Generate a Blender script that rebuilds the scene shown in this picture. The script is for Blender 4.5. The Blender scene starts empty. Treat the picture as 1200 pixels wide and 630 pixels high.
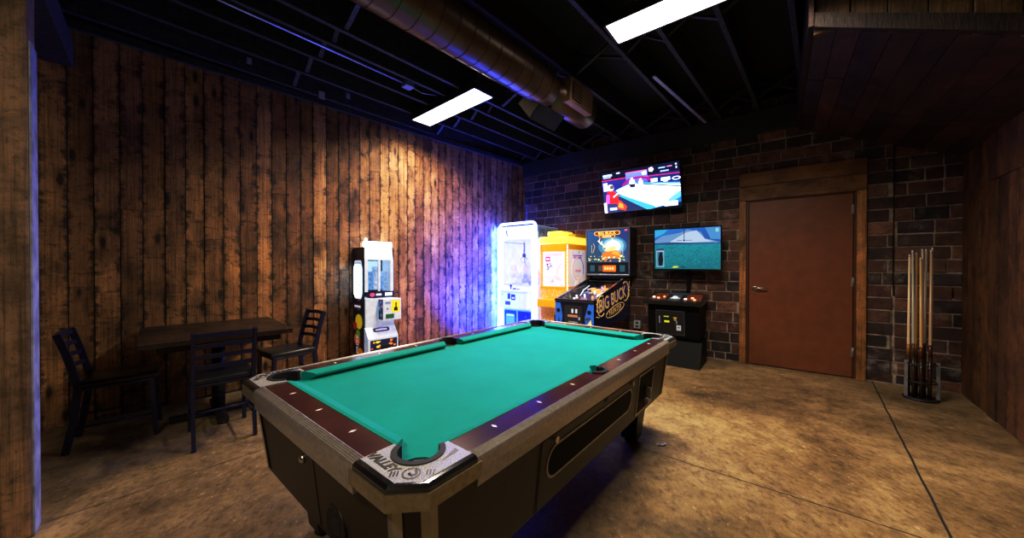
import bpy, bmesh, math, random
from mathutils import Vector, Matrix
rnd = random.Random(7)
SC = bpy.context.scene
COL = SC.collection
R = math.radians
H = 1.251                        # camera height

# ------------------------------------------------------------------ frames
BY = R(-37.732); BD = 5.348      # brick wall: direction angle, distance
BDIR = Vector((math.cos(BY), math.sin(BY), 0)); BN = Vector((-math.sin(BY), math.cos(BY), 0))
WY = R(43.98)
WDIR = Vector((math.sin(WY), math.cos(WY), 0)); WN = Vector((math.cos(WY), -math.sin(WY), 0)); WD = -4.385
RY = R(39.473)
RDIR = Vector((math.sin(RY), math.cos(RY), 0)); RN = Vector((math.cos(RY), -math.sin(RY), 0)); RD = 1.267
def brick_o(s=0, off=0): return BDIR*s + BN*(BD-off)
def wood_o(s=0, off=0): return WDIR*s + WN*(WD+off)
BROT = BY
WROT = math.atan2(WDIR.y, WDIR.x)     # local x = along wall, local -y = out into the room

# ------------------------------------------------------------------ materials
def nt(name):
    m = bpy.data.materials.new(name); m.use_nodes = True
    t = m.node_tree; t.nodes.clear()
    out = t.nodes.new('ShaderNodeOutputMaterial')
    return m, t, out
def N(t, kind, **kw):
    n = t.nodes.new(kind)
    for k, v in kw.items():
        if hasattr(n, k): setattr(n, k, v)
        else: n.inputs[k].default_value = v
    return n
def L(t, a, b): t.links.new(a, b)
def ramp(t, stops, fac=None):
    r = t.nodes.new('ShaderNodeValToRGB')
    e = r.color_ramp.elements
    while len(e) > 1: e.remove(e[-1])
    e[0].position = stops[0][0]; e[0].color = (*stops[0][1], 1)
    for p, c in stops[1:]:
        x = e.new(p); x.color = (*c, 1)
    if fac is not None: L(t, fac, r.inputs[0])
    return r
def mixc(t, a, b, fac, mode='MIX'):
    m = t.nodes.new('ShaderNodeMix'); m.data_type = 'RGBA'; m.blend_type = mode
    for s, v in ((m.inputs[0], fac), (m.inputs[6], a), (m.inputs[7], b)):
        if hasattr(v, 'is_linked') or hasattr(v, 'links'): L(t, v, s)
        elif isinstance(v, (int, float)): s.default_value = v
        else: s.default_value = (*v, 1)
    return m.outputs[2]
MC = {}
def mat(name, col=(.5,.5,.5), rough=.5, metal=0, emit=None, es=0, var=.15, scale=20, bump=0, spec=.5, coat=0):
    """plain procedural surface: colour with a little noise, optional bump and emission"""
    if name in MC: return MC[name]
    m, t, out = nt(name)
    p = N(t, 'ShaderNodeBsdfPrincipled'); L(t, p.outputs[0], out.inputs[0])
    tc = N(t, 'ShaderNodeTexCoord'); no = N(t, 'ShaderNodeTexNoise', Scale=scale, Detail=5.0)
    L(t, tc.outputs['Object'], no.inputs['Vector'])
    lo = tuple(c*(1-var) for c in col); hi = tuple(min(1, c*(1+var)) for c in col)
    r = ramp(t, [(.3, lo), (.7, hi)], no.outputs[0])
    L(t, r.outputs[0], p.inputs['Base Color'])
    p.inputs['Roughness'].default_value = rough; p.inputs['Metallic'].default_value = metal
    p.inputs['Specular IOR Level'].default_value = spec
    p.inputs['Coat Weight'].default_value = coat
    if emit: p.inputs['Emission Color'].default_value = (*emit, 1); p.inputs['Emission Strength'].default_value = es
    if bump:
        b = N(t, 'ShaderNodeBump', Strength=bump, Distance=.01); L(t, no.outputs[0], b.inputs['Height']); L(t, b.outputs[0], p.inputs['Normal'])
    MC[name] = m; return m
def colmat(name, es=0, rough=.4, metal=0, base=1.0):
    """reads the mesh's own colour attribute"""
    if name in MC: return MC[name]
    m, t, out = nt(name)
    p = N(t, 'ShaderNodeBsdfPrincipled'); L(t, p.outputs[0], out.inputs[0])
    a = N(t, 'ShaderNodeAttribute', attribute_name='Col')
    if base < 1:
        L(t, mixc(t, (0,0,0), a.outputs[0], base), p.inputs['Base Color'])
    else: L(t, a.outputs[0], p.inputs['Base Color'])
    p.inputs['Roughness'].default_value = rough; p.inputs['Metallic'].default_value = metal
    if es: L(t, a.outputs[0], p.inputs['Emission Color']); p.inputs['Emission Strength'].default_value = es
    MC[name] = m; return m
def emat(name, col, s):
    if name in MC: return MC[name]
    m, t, out = nt(name)
    e = N(t, 'ShaderNodeEmission', Strength=s); e.inputs[0].default_value = (*col, 1); L(t, e.outputs[0], out.inputs[0])
    MC[name] = m; return m
def glassmat(name, tint=(1,1,1), refl=.12, rough=.03):
    if name in MC: return MC[name]
    m, t, out = nt(name)
    tr = N(t, 'ShaderNodeBsdfTransparent'); tr.inputs[0].default_value = (*tint, 1)
    g = N(t, 'ShaderNodeBsdfGlossy', Roughness=rough); mx = N(t, 'ShaderNodeMixShader'); mx.inputs[0].default_value = refl
    L(t, tr.outputs[0], mx.inputs[1]); L(t, g.outputs[0], mx.inputs[2]); L(t, mx.outputs[0], out.inputs[0])
    MC[name] = m; return m

def wood_wall_mat(name, dark, mid, light, patch=1.0, rough=.62, axis='z'):
    """weathered boards running along `axis`; Col.r = per board random, Col.g = position across the board"""
    m, t, out = nt(name)
    p = N(t, 'ShaderNodeBsdfPrincipled'); L(t, p.outputs[0], out.inputs[0])
    tc = N(t, 'ShaderNodeTexCoord'); a = N(t, 'ShaderNodeAttribute', attribute_name='Col')
    sep = N(t, 'ShaderNodeSeparateColor'); L(t, a.outputs[0], sep.inputs[0])
    cmb = N(t, 'ShaderNodeCombineXYZ'); L(t, sep.outputs[0], cmb.inputs[0]); L(t, sep.outputs[2], cmb.inputs[1]); L(t, sep.outputs[0], cmb.inputs[2])
    off = N(t, 'ShaderNodeVectorMath', operation='SCALE'); L(t, cmb.outputs[0], off.inputs[0]); off.inputs['Scale'].default_value = 37.0
    add = N(t, 'ShaderNodeVectorMath', operation='ADD'); L(t, tc.outputs['Object'], add.inputs[0]); L(t, off.outputs[0], add.inputs[1])
    def mapped(across, depth, along):
        sc = {'z': (across, depth, along), 'x': (along, depth, across), 'y': (across, along, depth)}[axis]
        mp = N(t, 'ShaderNodeMapping'); mp.inputs['Scale'].default_value = sc; L(t, add.outputs[0], mp.inputs[0]); return mp.outputs[0]
    def noise(mv, d=6, r=.6, di=.0):
        n = N(t, 'ShaderNodeTexNoise', Scale=1.0, Detail=float(d), Roughness=r, Distortion=di); L(t, mv, n.inputs['Vector']); return n.outputs[0]
    def mth(op, x, y, clamp=False):
        q = N(t, 'ShaderNodeMath', operation=op); q.use_clamp = clamp
        for k, v in enumerate((x, y)):
            if hasattr(v, 'links'): L(t, v, q.inputs[k])
            else: q.inputs[k].default_value = v
        return q.outputs[0]
    smudge = noise(mapped(3, 3, 2.1), 8, .66, .5); grain = noise(mapped(75, 12, 1.7), 7, .7, .3); stain = noise(mapped(6, 2, 9.5), 8, .74, .5)
    marks = noise(mapped(5, 2, 55), 4, .6); pores = noise(mapped(45, 20, 38), 7, .75)
    c = ramp(t, [(0, mid), (.5, tuple((x+y)/2 for x, y in zip(mid, light))), (1, light)], sep.outputs[0]).outputs[0]
    c = mixc(t, c, ramp(t, [(.32, (.22,.20,.19)), (.46, (.72,.70,.68)), (.58, (1.1,1.08,1.05)), (.72, (1.5,1.5,1.5))], smudge).outputs[0], 1.0, 'MULTIPLY')
    c = mixc(t, c, ramp(t, [(.34, (.34,.31,.29)), (.52, (1,1,1)), (.7, (1.2,1.2,1.2))], grain).outputs[0], .85, 'MULTIPLY')
    edge = mth('MULTIPLY', mth('ABSOLUTE', mth('SUBTRACT', sep.outputs[1], .5), 0), 2.0)
    em = mth('ADD', mth('MULTIPLY', mth('POWER', edge, 2.0), .24), mth('MULTIPLY', mth('SUBTRACT', 1.0, stain), 1.45))
    c = mixc(t, c, dark, mth('MULTIPLY', ramp(t, [(.84, (0,0,0)), (1.08, (1,1,1))], em).outputs[0], .85*patch))
    c = mixc(t, c, dark, mth('MULTIPLY', ramp(t, [(.33, (1,1,1)), (.40, (0,0,0))], marks).outputs[0], .6*patch))
    c = mixc(t, c, dark, mth('MULTIPLY', ramp(t, [(.36, (1,1,1)), (.46, (0,0,0))], pores).outputs[0], .55))
    v = N(t, 'ShaderNodeTexVoronoi', Scale=1.0, feature='F1'); L(t, mapped(7.5, 0, 2.6), v.inputs['Vector'])
    c = mixc(t, c, dark, mth('MULTIPLY', ramp(t, [(.09, (1,1,1)), (.16, (.35,.35,.35)), (.26, (0,0,0))], v.outputs['Distance']).outputs[0], .95*patch))
    v2 = N(t, 'ShaderNodeTexVoronoi', Scale=1.0, feature='F1'); L(t, mapped(20, 0, 9), v2.inputs['Vector'])
    c = mixc(t, c, dark, mth('MULTIPLY', ramp(t, [(.06, (1,1,1)), (.10, (0,0,0))], v2.outputs['Distance']).outputs[0], .9*patch))
    L(t, c, p.inputs['Base Color'])
    rr = ramp(t, [(.3, (rough+.15,)*3), (.7, (rough-.12,)*3)], smudge); L(t, rr.outputs[0], p.inputs['Roughness'])
    bp = N(t, 'ShaderNodeBump', Strength=.6, Distance=.012); h = mixc(t, grain, pores, .5); L(t, h, bp.inputs['Height']); L(t, bp.outputs[0], p.inputs['Normal'])
    MC[name] = m; return m

def brick_mat():
    m, t, out = nt('old_brick')
    p = N(t, 'ShaderNodeBsdfPrincipled', Roughness=.75); L(t, p.outputs[0], out.inputs[0])
    tc = N(t, 'ShaderNodeTexCoord'); a = N(t, 'ShaderNodeAttribute', attribute_name='Col')
    n = N(t, 'ShaderNodeTexNoise', Scale=9.0, Detail=8.0, Roughness=.7); L(t, tc.outputs['Object'], n.inputs['Vector'])
    n2 = N(t, 'ShaderNodeTexNoise', Scale=60.0, Detail=6.0, Roughness=.7); L(t, tc.outputs['Object'], n2.inputs['Vector'])
    n3 = N(t, 'ShaderNodeTexNoise', Scale=2.3, Detail=7.0, Roughness=.72); L(t, tc.outputs['Object'], n3.inputs['Vector'])
    r = ramp(t, [(.3, (.35,.33,.33)), (.55, (1,1,1)), (.75, (1.5,1.4,1.3))], n.outputs[0])
    c = mixc(t, a.outputs[0], r.outputs[0], 1.0, 'MULTIPLY')
    r2 = ramp(t, [(.35, (.4,.4,.4)), (.55, (1,1,1))], n2.outputs[0]); c = mixc(t, c, r2.outputs[0], .7, 'MULTIPLY')
    w = ramp(t, [(.54, (0,0,0)), (.68, (.8,.8,.8))], n3.outputs[0])
    ww = ramp(t, [(.42, (0,0,0)), (.62, (1,1,1))], n.outputs[0]); fac = mixc(t, w.outputs[0], ww.outputs[0], 1.0, 'MULTIPLY')
    c = mixc(t, c, (.42,.37,.33), fac)
    L(t, c, p.inputs['Base Color'])
    b = N(t, 'ShaderNodeBump', Strength=.7, Distance=.01); L(t, mixc(t, n.outputs[0], n2.outputs[0], .5), b.inputs['Height']); L(t, b.outputs[0], p.inputs['Normal'])
    MC['old_brick'] = m; return m

def floor_mat():
    m, t, out = nt('polished_concrete')
    p = N(t, 'ShaderNodeBsdfPrincipled'); L(t, p.outputs[0], out.inputs[0])
    tc = N(t, 'ShaderNodeTexCoord'); O = tc.outputs['Object']
    def noise(s, d=6, r=.6, dist=0, mp=None):
        n = N(t, 'ShaderNodeTexNoise', Scale=s, Detail=float(d), Roughness=r, Distortion=dist)
        if mp:
            q = N(t, 'ShaderNodeMapping'); q.inputs['Scale'].default_value = mp; q.inputs['Rotation'].default_value = (0,0,R(20)); L(t, O, q.inputs[0]); L(t, q.outputs[0], n.inputs['Vector'])
        else: L(t, O, n.inputs['Vector'])
        return n.outputs[0]
    a, b, c_, d = noise(1.1, 8, .62, .5), noise(7, 8, .7), noise(38, 5, .65, 0, (1, .6, 1)), noise(170, 3)
    c = ramp(t, [(.3, (.13,.085,.042)), (.46, (.28,.195,.095)), (.6, (.40,.29,.15)), (.78, (.48,.36,.2))], a).outputs[0]
    c = mixc(t, c, ramp(t, [(.32, (.42,.38,.33)), (.55, (1,1,1)), (.7, (1.15,1.12,1.1))], b).outputs[0], .8, 'MULTIPLY')
    c = mixc(t, c, ramp(t, [(.36, (.5,.46,.42)), (.5, (1,1,1))], c_).outputs[0], .75, 'MULTIPLY')
    c = mixc(t, c, (.62,.52,.36), ramp(t, [(.62, (0,0,0)), (.7, (.7,.7,.7))], c_).outputs[0])
    c = mixc(t, c, ramp(t, [(.3, (.6,.6,.6)), (.6, (1.1,1.1,1.1))], d).outputs[0], .6, 'MULTIPLY')
    L(t, c, p.inputs['Base Color'])
    L(t, ramp(t, [(.3, (.5,)*3), (.7, (.3,)*3)], b).outputs[0], p.inputs['Roughness'])
    p.inputs['Specular IOR Level'].default_value = .5
    bp = N(t, 'ShaderNodeBump', Strength=.25, Distance=.004); L(t, mixc(t, b, c_, .5), bp.inputs['Height']); L(t, bp.outputs[0], p.inputs['Normal'])
    MC['polished_concrete'] = m; return m

def cloth_mat():
    m, t, out = nt('green_baize')
    p = N(t, 'ShaderNodeBsdfPrincipled', Roughness=.85); L(t, p.outputs[0], out.inputs[0])
    tc = N(t, 'ShaderNodeTexCoord')
    n = N(t, 'ShaderNodeTexNoise', Scale=260.0, Detail=4.0); L(t, tc.outputs['Object'], n.inputs['Vector'])
    n2 = N(t, 'ShaderNodeTexNoise', Scale=5.0, Detail=6.0); L(t, tc.outputs['Object'], n2.inputs['Vector'])
    c = ramp(t, [(.3, (.0,.25,.225)), (.7, (.002,.33,.30))], n.outputs[0]).outputs[0]
    c = mixc(t, c, ramp(t, [(.3, (.85,.9,.9)), (.7, (1.05,1.05,1.05))], n2.outputs[0]).outputs[0], 1.0, 'MULTIPLY')
    L(t, c, p.inputs['Base Color']); p.inputs['Specular IOR Level'].default_value = .25
    p.inputs['Sheen Weight'].default_value = .15; p.inputs['Sheen Tint'].default_value = (.1,.9,.8,1)
    b = N(t, 'ShaderNodeBump', Strength=.15, Distance=.002); L(t, n.outputs[0], b.inputs['Height']); L(t, b.outputs[0], p.inputs['Normal'])
    MC['green_baize'] = m; return m

BLACK = mat('black_paint', (.012,.012,.013), .45)
CEIL = mat('black_ceiling_paint', (.007,.007,.008), .8, bump=.5, scale=6)
JOIST = mat('black_joist_wood', (.03,.03,.034), .6, bump=.6, scale=25, var=.5)
CHROME = mat('brushed_metal', (.62,.6,.56), .28, 1, var=.1, scale=60)
STEEL = mat('dull_steel', (.35,.34,.33), .45, .8)
OLIVE = mat('antique_trim_metal', (.42,.37,.25), .38, .75, var=.2, scale=50, bump=.1)
VINYL = mat('black_vinyl', (.015,.015,.017), .3)
LAMIN = mat('dark_brown_laminate', (.030,.020,.014), .42, var=.35, scale=160, bump=.05)
RAILW = mat('rosewood_laminate', (.055,.012,.014), .2, var=.35, scale=9)
CLOTH = cloth_mat()
GOLD = mat('glowing_gold_print', (.65,.42,.14), .4, .2, emit=(.75,.5,.2), es=.32)  # print glows a little so its gold holds under the blue light

WOODS = dict(weathered_planks=0, barn_boards=0, casing_wood=0, lintel_wood=2, soffit_planks=0, fascia_planks=0, rough_timber=0, dark_table_wood=0)
# ------------------------------------------------------------------ mesh builder
class B:
    def __init__(s): s.bm = bmesh.new(); s.cl = s.bm.loops.layers.float_color.new('Col'); s.M = Matrix.Identity(4)
    def _paint(s, faces, col, mi=0):
        for f in faces:
            f.material_index = mi
            if col is not None:
                for l in f.loops: l[s.cl] = (*col, 1)
    def _tv(s, vs):
        for v in vs: v.co = s.M @ v.co
    def box(s, x0, x1, y0, y1, z0, z1, bev=0, col=None, mi=0, seg=2):
        r = bmesh.ops.create_cube(s.bm, size=1); vs = r['verts']
        for v in vs: v.co = Vector(((x0+x1)/2+v.co.x*(x1-x0), (y0+y1)/2+v.co.y*(y1-y0), (z0+z1)/2+v.co.z*(z1-z0)))
        fs = set(f for v in vs for f in v.link_faces)
        if bev:
            es = list(set(e for v in vs for e in v.link_edges))
            q = bmesh.ops.bevel(s.bm, geom=es, offset=bev, segments=seg, affect='EDGES', profile=.5)
            fs = set(f for v in q['verts'] for f in v.link_faces) | set(f for f in fs if f.is_valid)
            vs = list(set(v for f in fs for v in f.verts))
        s._tv(vs); s._paint(fs, col, mi); return vs
    def prism(s, pts, z0, z1, col=None, mi=0, top=None):
        """polygon in xy extruded in z; `top` gives different xy for the top outline"""
        a = [s.bm.verts.new((x, y, z0)) for x, y in pts]; b = [s.bm.verts.new((x, y, z1)) for x, y in (top or pts)]
        n = len(pts); fs = [s.bm.faces.new(b), s.bm.faces.new(a[::-1])]
        for i in range(n): fs.append(s.bm.faces.new((a[i], a[(i+1)%n], b[(i+1)%n], b[i])))
        s._tv(a+b); s._paint(fs, col, mi); return fs
    def prism_x(s, pts, x0, x1, col=None, mi=0):
        """polygon in yz extruded in x"""
        a = [s.bm.verts.new((x0, y, z)) for y, z in pts]; b = [s.bm.verts.new((x1, y, z)) for y, z in pts]
        n = len(pts); fs = [s.bm.faces.new(b), s.bm.faces.new(a[::-1])]
        for i in range(n): fs.append(s.bm.faces.new((a[i], a[(i+1)%n], b[(i+1)%n], b[i])))
        s._tv(a+b); s._paint(fs, col, mi)
    def prism_y(s, pts, y0, y1, col=None, mi=0):
        a = [s.bm.verts.new((x, y0, z)) for x, z in pts]; b = [s.bm.verts.new((x, y1, z)) for x, z in pts]
        n = len(pts); fs = [s.bm.faces.new(b), s.bm.faces.new(a[::-1])]
        for i in range(n): fs.append(s.bm.faces.new((a[i], a[(i+1)%n], b[(i+1)%n], b[i])))
        s._tv(a+b); s._paint(fs, col, mi)
    def quad(s, P, col=None, mi=0, cols=None):
        vs = [s.bm.verts.new(p) for p in P]; f = s.bm.faces.new(vs); s._tv(vs); s._paint([f], col, mi)
        if cols:
            for l, c in zip(f.loops, cols): l[s.cl] = (*c, 1)
        return f
    def tube(s, pts, r, n=10, col=None, mi=0, caps=True, closed=False):
        pts = [Vector(p) for p in pts]; rings = []
        rs = r if isinstance(r, (list, tuple)) else [r]*len(pts)
        up = Vector((0,0,1))
        for i, p in enumerate(pts):
            if closed: d = pts[(i+1)%len(pts)] - pts[i-1]
            else: d = pts[min(i+1, len(pts)-1)] - pts[max(i-1, 0)]
            d.normalize()
            u = d.cross(up)
            if u.length < .05: u = d.cross(Vector((1,0,0)))
            u.normalize(); w = u.cross(d).normalized()
            rings.append([s.bm.verts.new(p + (u*math.cos(a)+w*math.sin(a))*rs[i]) for a in [2*math.pi*k/n for k in range(n)]])
        fs = []
        m = len(rings)
        for i in range(m if closed else m-1):
            A, C = rings[i], rings[(i+1)%m]
            for k in range(n): fs.append(s.bm.faces.new((A[k], A[(k+1)%n], C[(k+1)%n], C[k])))
        for f in fs: f.smooth = True
        if caps and not closed: fs += [s.bm.faces.new(rings[0][::-1]), s.bm.faces.new(rings[-1])]
        s._tv([v for q in rings for v in q]); s._paint(fs, col, mi)
    def bar(s, p0, p1, w, h, col=None, mi=0):
        """rectangular bar between two points"""
        p0, p1 = Vector(p0), Vector(p1); d = (p1-p0).normalized(); up = Vector((0,0,1))
        u = d.cross(up)
        if u.length < .05: u = d.cross(Vector((0,1,0)))
        u.normalize(); v = u.cross(d).normalized(); rg = []
        for p in (p0, p1): rg.append([s.bm.verts.new(p+u*a*w/2+v*b*h/2) for a, b in ((-1,-1),(1,-1),(1,1),(-1,1))])
        fs = [s.bm.faces.new(rg[0][::-1]), s.bm.faces.new(rg[1])]
        for k in range(4): fs.append(s.bm.faces.new((rg[0][k], rg[0][(k+1)%4], rg[1][(k+1)%4], rg[1][k])))
        s._tv(rg[0]+rg[1]); s._paint(fs, col, mi)
    def strap(s, pts, w, h, up=(0,0,1), col=None):
        """flat bar swept along a path, w sideways, h along `up`"""
        pts = [Vector(p) for p in pts]; up = Vector(up); rg = []
        for i, p in enumerate(pts):
            d = (pts[min(i+1, len(pts)-1)] - pts[max(i-1, 0)]).normalized(); u = d.cross(up).normalized(); v = u.cross(d).normalized()
            rg.append([s.bm.verts.new(p+u*a*w/2+v*b*h/2) for a, b in ((-1,-1),(1,-1),(1,1),(-1,1))])
        fs = [s.bm.faces.new(rg[0][::-1]), s.bm.faces.new(rg[-1])]
        for A, C in zip(rg, rg[1:]):
            for k in range(4): fs.append(s.bm.faces.new((A[k], A[(k+1)%4], C[(k+1)%4], C[k])))
        s._tv([v for q in rg for v in q]); s._paint(fs, col)
    def lathe(s, prof, c=(0,0,0), n=24, axis='z', col=None, mi=0, smooth=True):
        rings = []
        for r, h in prof:
            ring = []
            for k in range(n):
                a = 2*math.pi*k/n; x, y = r*math.cos(a), r*math.sin(a)
                P = {'z': (x, y, h), 'x': (h, x, y), 'y': (x, h, y)}[axis]
                ring.append(s.bm.verts.new((P[0]+c[0], P[1]+c[1], P[2]+c[2])))
            rings.append(ring)
        fs = []
        for A, C in zip(rings, rings[1:]):
            for k in range(n): fs.append(s.bm.faces.new((A[k], A[(k+1)%n], C[(k+1)%n], C[k])))
        if smooth:
            for f in fs: f.smooth = True
        fs += [s.bm.faces.new(rings[0][::-1]), s.bm.faces.new(rings[-1])]
        s._tv([v for q in rings for v in q]); s._paint(fs, col, mi)
    def ball(s, c, r, col=None, mi=0, sc=(1,1,1), sub=2):
        q = bmesh.ops.create_icosphere(s.bm, subdivisions=sub, radius=1)
        for v in q['verts']: v.co = Vector((v.co.x*r*sc[0]+c[0], v.co.y*r*sc[1]+c[1], v.co.z*r*sc[2]+c[2]))
        fs = set(f for v in q['verts'] for f in v.link_faces)
        for f in fs: f.smooth = True
        s._tv(q['verts']); s._paint(fs, col, mi)
    def text(s, txt, size, M, col=None, mi=0, ext=.001, shear=0, align='CENTER', sx=1, off=0):
        """lettering turned into mesh; M maps text plane (x right, y up, z towards the reader)"""
        cu = bpy.data.curves.new('lettering', 'FONT'); cu.body = txt; cu.size = size; cu.extrude = ext; cu.shear = shear; cu.align_x = align; cu.align_y = 'CENTER'; cu.resolution_u = 3; cu.offset = off
        o = bpy.data.objects.new('lettering', cu); COL.objects.link(o)
        dg = bpy.context.evaluated_depsgraph_get(); me = bpy.data.meshes.new_from_object(o.evaluated_get(dg))
        n0 = len(s.bm.verts); f0 = len(s.bm.faces)
        s.bm.from_mesh(me); s.bm.verts.ensure_lookup_table(); s.bm.faces.ensure_lookup_table()
        s.cl = s.bm.loops.layers.float_color['Col']
        T = s.M @ M @ Matrix.Diagonal((sx,1,1,1))
        for v in s.bm.verts[n0:]: v.co = T @ v.co
        s._paint(s.bm.faces[f0:], col, mi)
        bpy.data.objects.remove(o); bpy.data.curves.remove(cu); bpy.data.meshes.remove(me)
    def across(s, ax=0):
        """store in Col.g how far across its own board each corner lies"""
        seen = set()
        for f0 in s.bm.faces:
            if f0 in seen: continue
            st = [f0]; seen.add(f0); isl = []
            while st:
                f = st.pop(); isl.append(f)
                for e in f.edges:
                    for g in e.link_faces:
                        if g not in seen: seen.add(g); st.append(g)
            xs = [v.co[ax] for f in isl for v in f.verts]; lo, hi = min(xs), max(xs)
            for f in isl:
                for l in f.loops: c = l[s.cl]; l[s.cl] = (c[0], (l.vert.co[ax]-lo)/max(1e-6, hi-lo), c[2], 1)
    def done(s, name, mats, parent=None, smooth=None, fix=True):
        m0 = mats if not isinstance(mats, (list, tuple)) else mats[0]
        if m0.name in WOODS: s.across(WOODS[m0.name])
        if fix: bmesh.ops.recalc_face_normals(s.bm, faces=[f for f in s.bm.faces])
        me = bpy.data.meshes.new(name); s.bm.to_mesh(me); s.bm.free()
        for m in (mats if isinstance(mats, (list, tuple)) else [mats]): me.materials.append(m)
        o = bpy.data.objects.new(name, me); COL.objects.link(o)
        if parent: o.parent = parent
        return o
def tag(o, label, cat, group=None):
    o['label'] = label; o['category'] = cat
    if group: o['group'] = group
    return o
def thing(name, label, cat, loc=(0,0,0), rz=0, group=None):
    o = bpy.data.objects.new(name, None); COL.objects.link(o); o.location = loc; o.rotation_euler = (0,0,rz); o.empty_display_size = .2
    return tag(o, label, cat, group)
def struct(o): o['kind'] = 'structure'; return o
def place(o, loc, rz=0): o.location = loc; o.rotation_euler = (0,0,rz); return o
def local(M): return M
def frontM(x, y, z, rot=0):      # text plane facing -y at (x,y,z)
    return Matrix.Translation((x,y,z)) @ Matrix.Rotation(R(90), 4, 'X') @ Matrix.Rotation(rot, 4, 'Z')
def dup(root, loc, rz, label=None, group=None):
    r = root.copy(); COL.objects.link(r); r.location = loc; r.rotation_euler = (0,0,rz)
    if label: r['label'] = label
    if group: r['group'] = group
    for ch in list(root.children):
        c = ch.copy(); COL.objects.link(c); c.parent = r
        for g in ch.children:
            d = g.copy(); COL.objects.link(d); d.parent = c
    return r

# flat printed / lit artwork: list of (polygon in 0..1 uv, colour); later ones lie a hair in front
def art(name, shapes, P00, U, V, Nn, m, parent, step=.0004, texts=()):
    b = B(); P00, U, V, Nn = Vector(P00), Vector(U), Vector(V), Vector(Nn)
    for i, (poly, c) in enumerate(shapes):
        b.quad([P00+U*u+V*v+Nn*step*i for u, v in poly], col=c if not isinstance(c, list) else None, cols=c if isinstance(c, list) else None)
    k = len(shapes)
    for (txt, u, v, size, c, rot) in texts:
        M = Matrix.Identity(4); ux = U.normalized(); vy = V.normalized(); nz = ux.cross(vy)
        M.col[0] = (*ux, 0); M.col[1] = (*vy, 0); M.col[2] = (*nz, 0); M.col[3] = (*(P00+U*u+V*v+Nn*(step*k+.001)), 1)
        b.text(txt, size, M @ Matrix.Rotation(rot, 4, 'Z'), col=c, ext=.0003)
    return b.done(name, m, parent, fix=False)
def rect(u0, v0, u1, v1): return [(u0,v0),(u1,v0),(u1,v1),(u0,v1)]
def disc(cx, cy, r, asp=1, n=16, r2=None): return [(cx+r*math.cos(2*math.pi*k/n), cy+(r2 or r*asp)*math.sin(2*math.pi*k/n)) for k in range(n)]
def blobs(n, u0, v0, u1, v1, cols, r0, r1, asp=1, seed=1):
    q = random.Random(seed); out = []
    for _ in range(n):
        cx, cy, r = q.uniform(u0,u1), q.uniform(v0,v1), q.uniform(r0,r1)
        a0 = q.uniform(0, 6); k = q.choice([4,5,6,7])
        out.append(([(cx+r*q.uniform(.6,1)*math.cos(a0+2*math.pi*i/k), cy+r*asp*q.uniform(.6,1)*math.sin(a0+2*math.pi*i/k)) for i in range(k)], q.choice(cols)))
    return out

# ================================================================== SETTING
# floor with saw-cut joints
b = B(); b.box(-8, 8, -4, 9.5, -.1, 0); fl = struct(b.done('floor', floor_mat()))
JM = mat('dark_joint_filler', (.022,.02,.017), .8)
def floorline(name, pts, w):
    b = B()
    for p, q in zip(pts, pts[1:]):
        p, q = Vector(p), Vector(q); d = (q-p).normalized(); n = Vector((-d.y, d.x, 0))*w/2
        b.quad([p-n+Vector((0,0,.0012)), q-n+Vector((0,0,.0012)), q+n+Vector((0,0,.0012)), p+n+Vector((0,0,.0012))])
    return struct(b.done(name, JM))
def jitter_line(a, c, n, j, seed):
    q = random.Random(seed); a, c = Vector(a), Vector(c); d = (c-a).normalized(); nn = Vector((-d.y, d.x, 0))
    return [a.lerp(c, i/n) + nn*q.uniform(-j, j) for i in range(n+1)]
floorline('trim_1', jitter_line(brick_o(.80,.02), brick_o(.60,3.4), 30, .002, 1), .011)
floorline('trim_2', jitter_line(brick_o(-1.9,2.94), brick_o(2.2,2.95), 30, .003, 2), .005)
floorline('trim_3', jitter_line(wood_o(-.9,1.62), wood_o(2.0,1.44), 20, .006, 3), .004)

# wood wall (left)
WW = wood_wall_mat('weathered_planks', (.012,.006,.004), (.24,.105,.036), (.56,.285,.108))
b = B(); s = -2.2; bounds = [-.604,-.469,-.338,-.197,-.069,.069,.202,.331,.470,.601,.737,.867,1.0,1.137,1.261,1.402,1.538,1.657]
e = [-.604-.135*k for k in range(22, 0, -1)] + bounds
while e[-1] < 4.86: e.append(e[-1] + rnd.uniform(.122, .146))
e[-1] = 5.0
for a, c in zip(e, e[1:]):
    d = rnd.uniform(0, .006); v = rnd.random(); cuts = [0]
    if rnd.random() < .75: cuts.append(rnd.uniform(.5, 2.6))
    cuts.append(3.17)
    for z0, z1 in zip(cuts, cuts[1:]):
        b.box(a+.0022, c-.0022, -.012-d, .03, z0+.001, z1-.001, bev=.002, col=(v, rnd.random(), rnd.random()), seg=1); v = min(1, max(0, v+rnd.uniform(-.25,.25)))
b.box(-3.6, 5.0, .02, .1, 0, 3.5, col=(0,0,0))
o = struct(b.done('wall_left', WW)); place(o, wood_o(), WROT)

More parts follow.
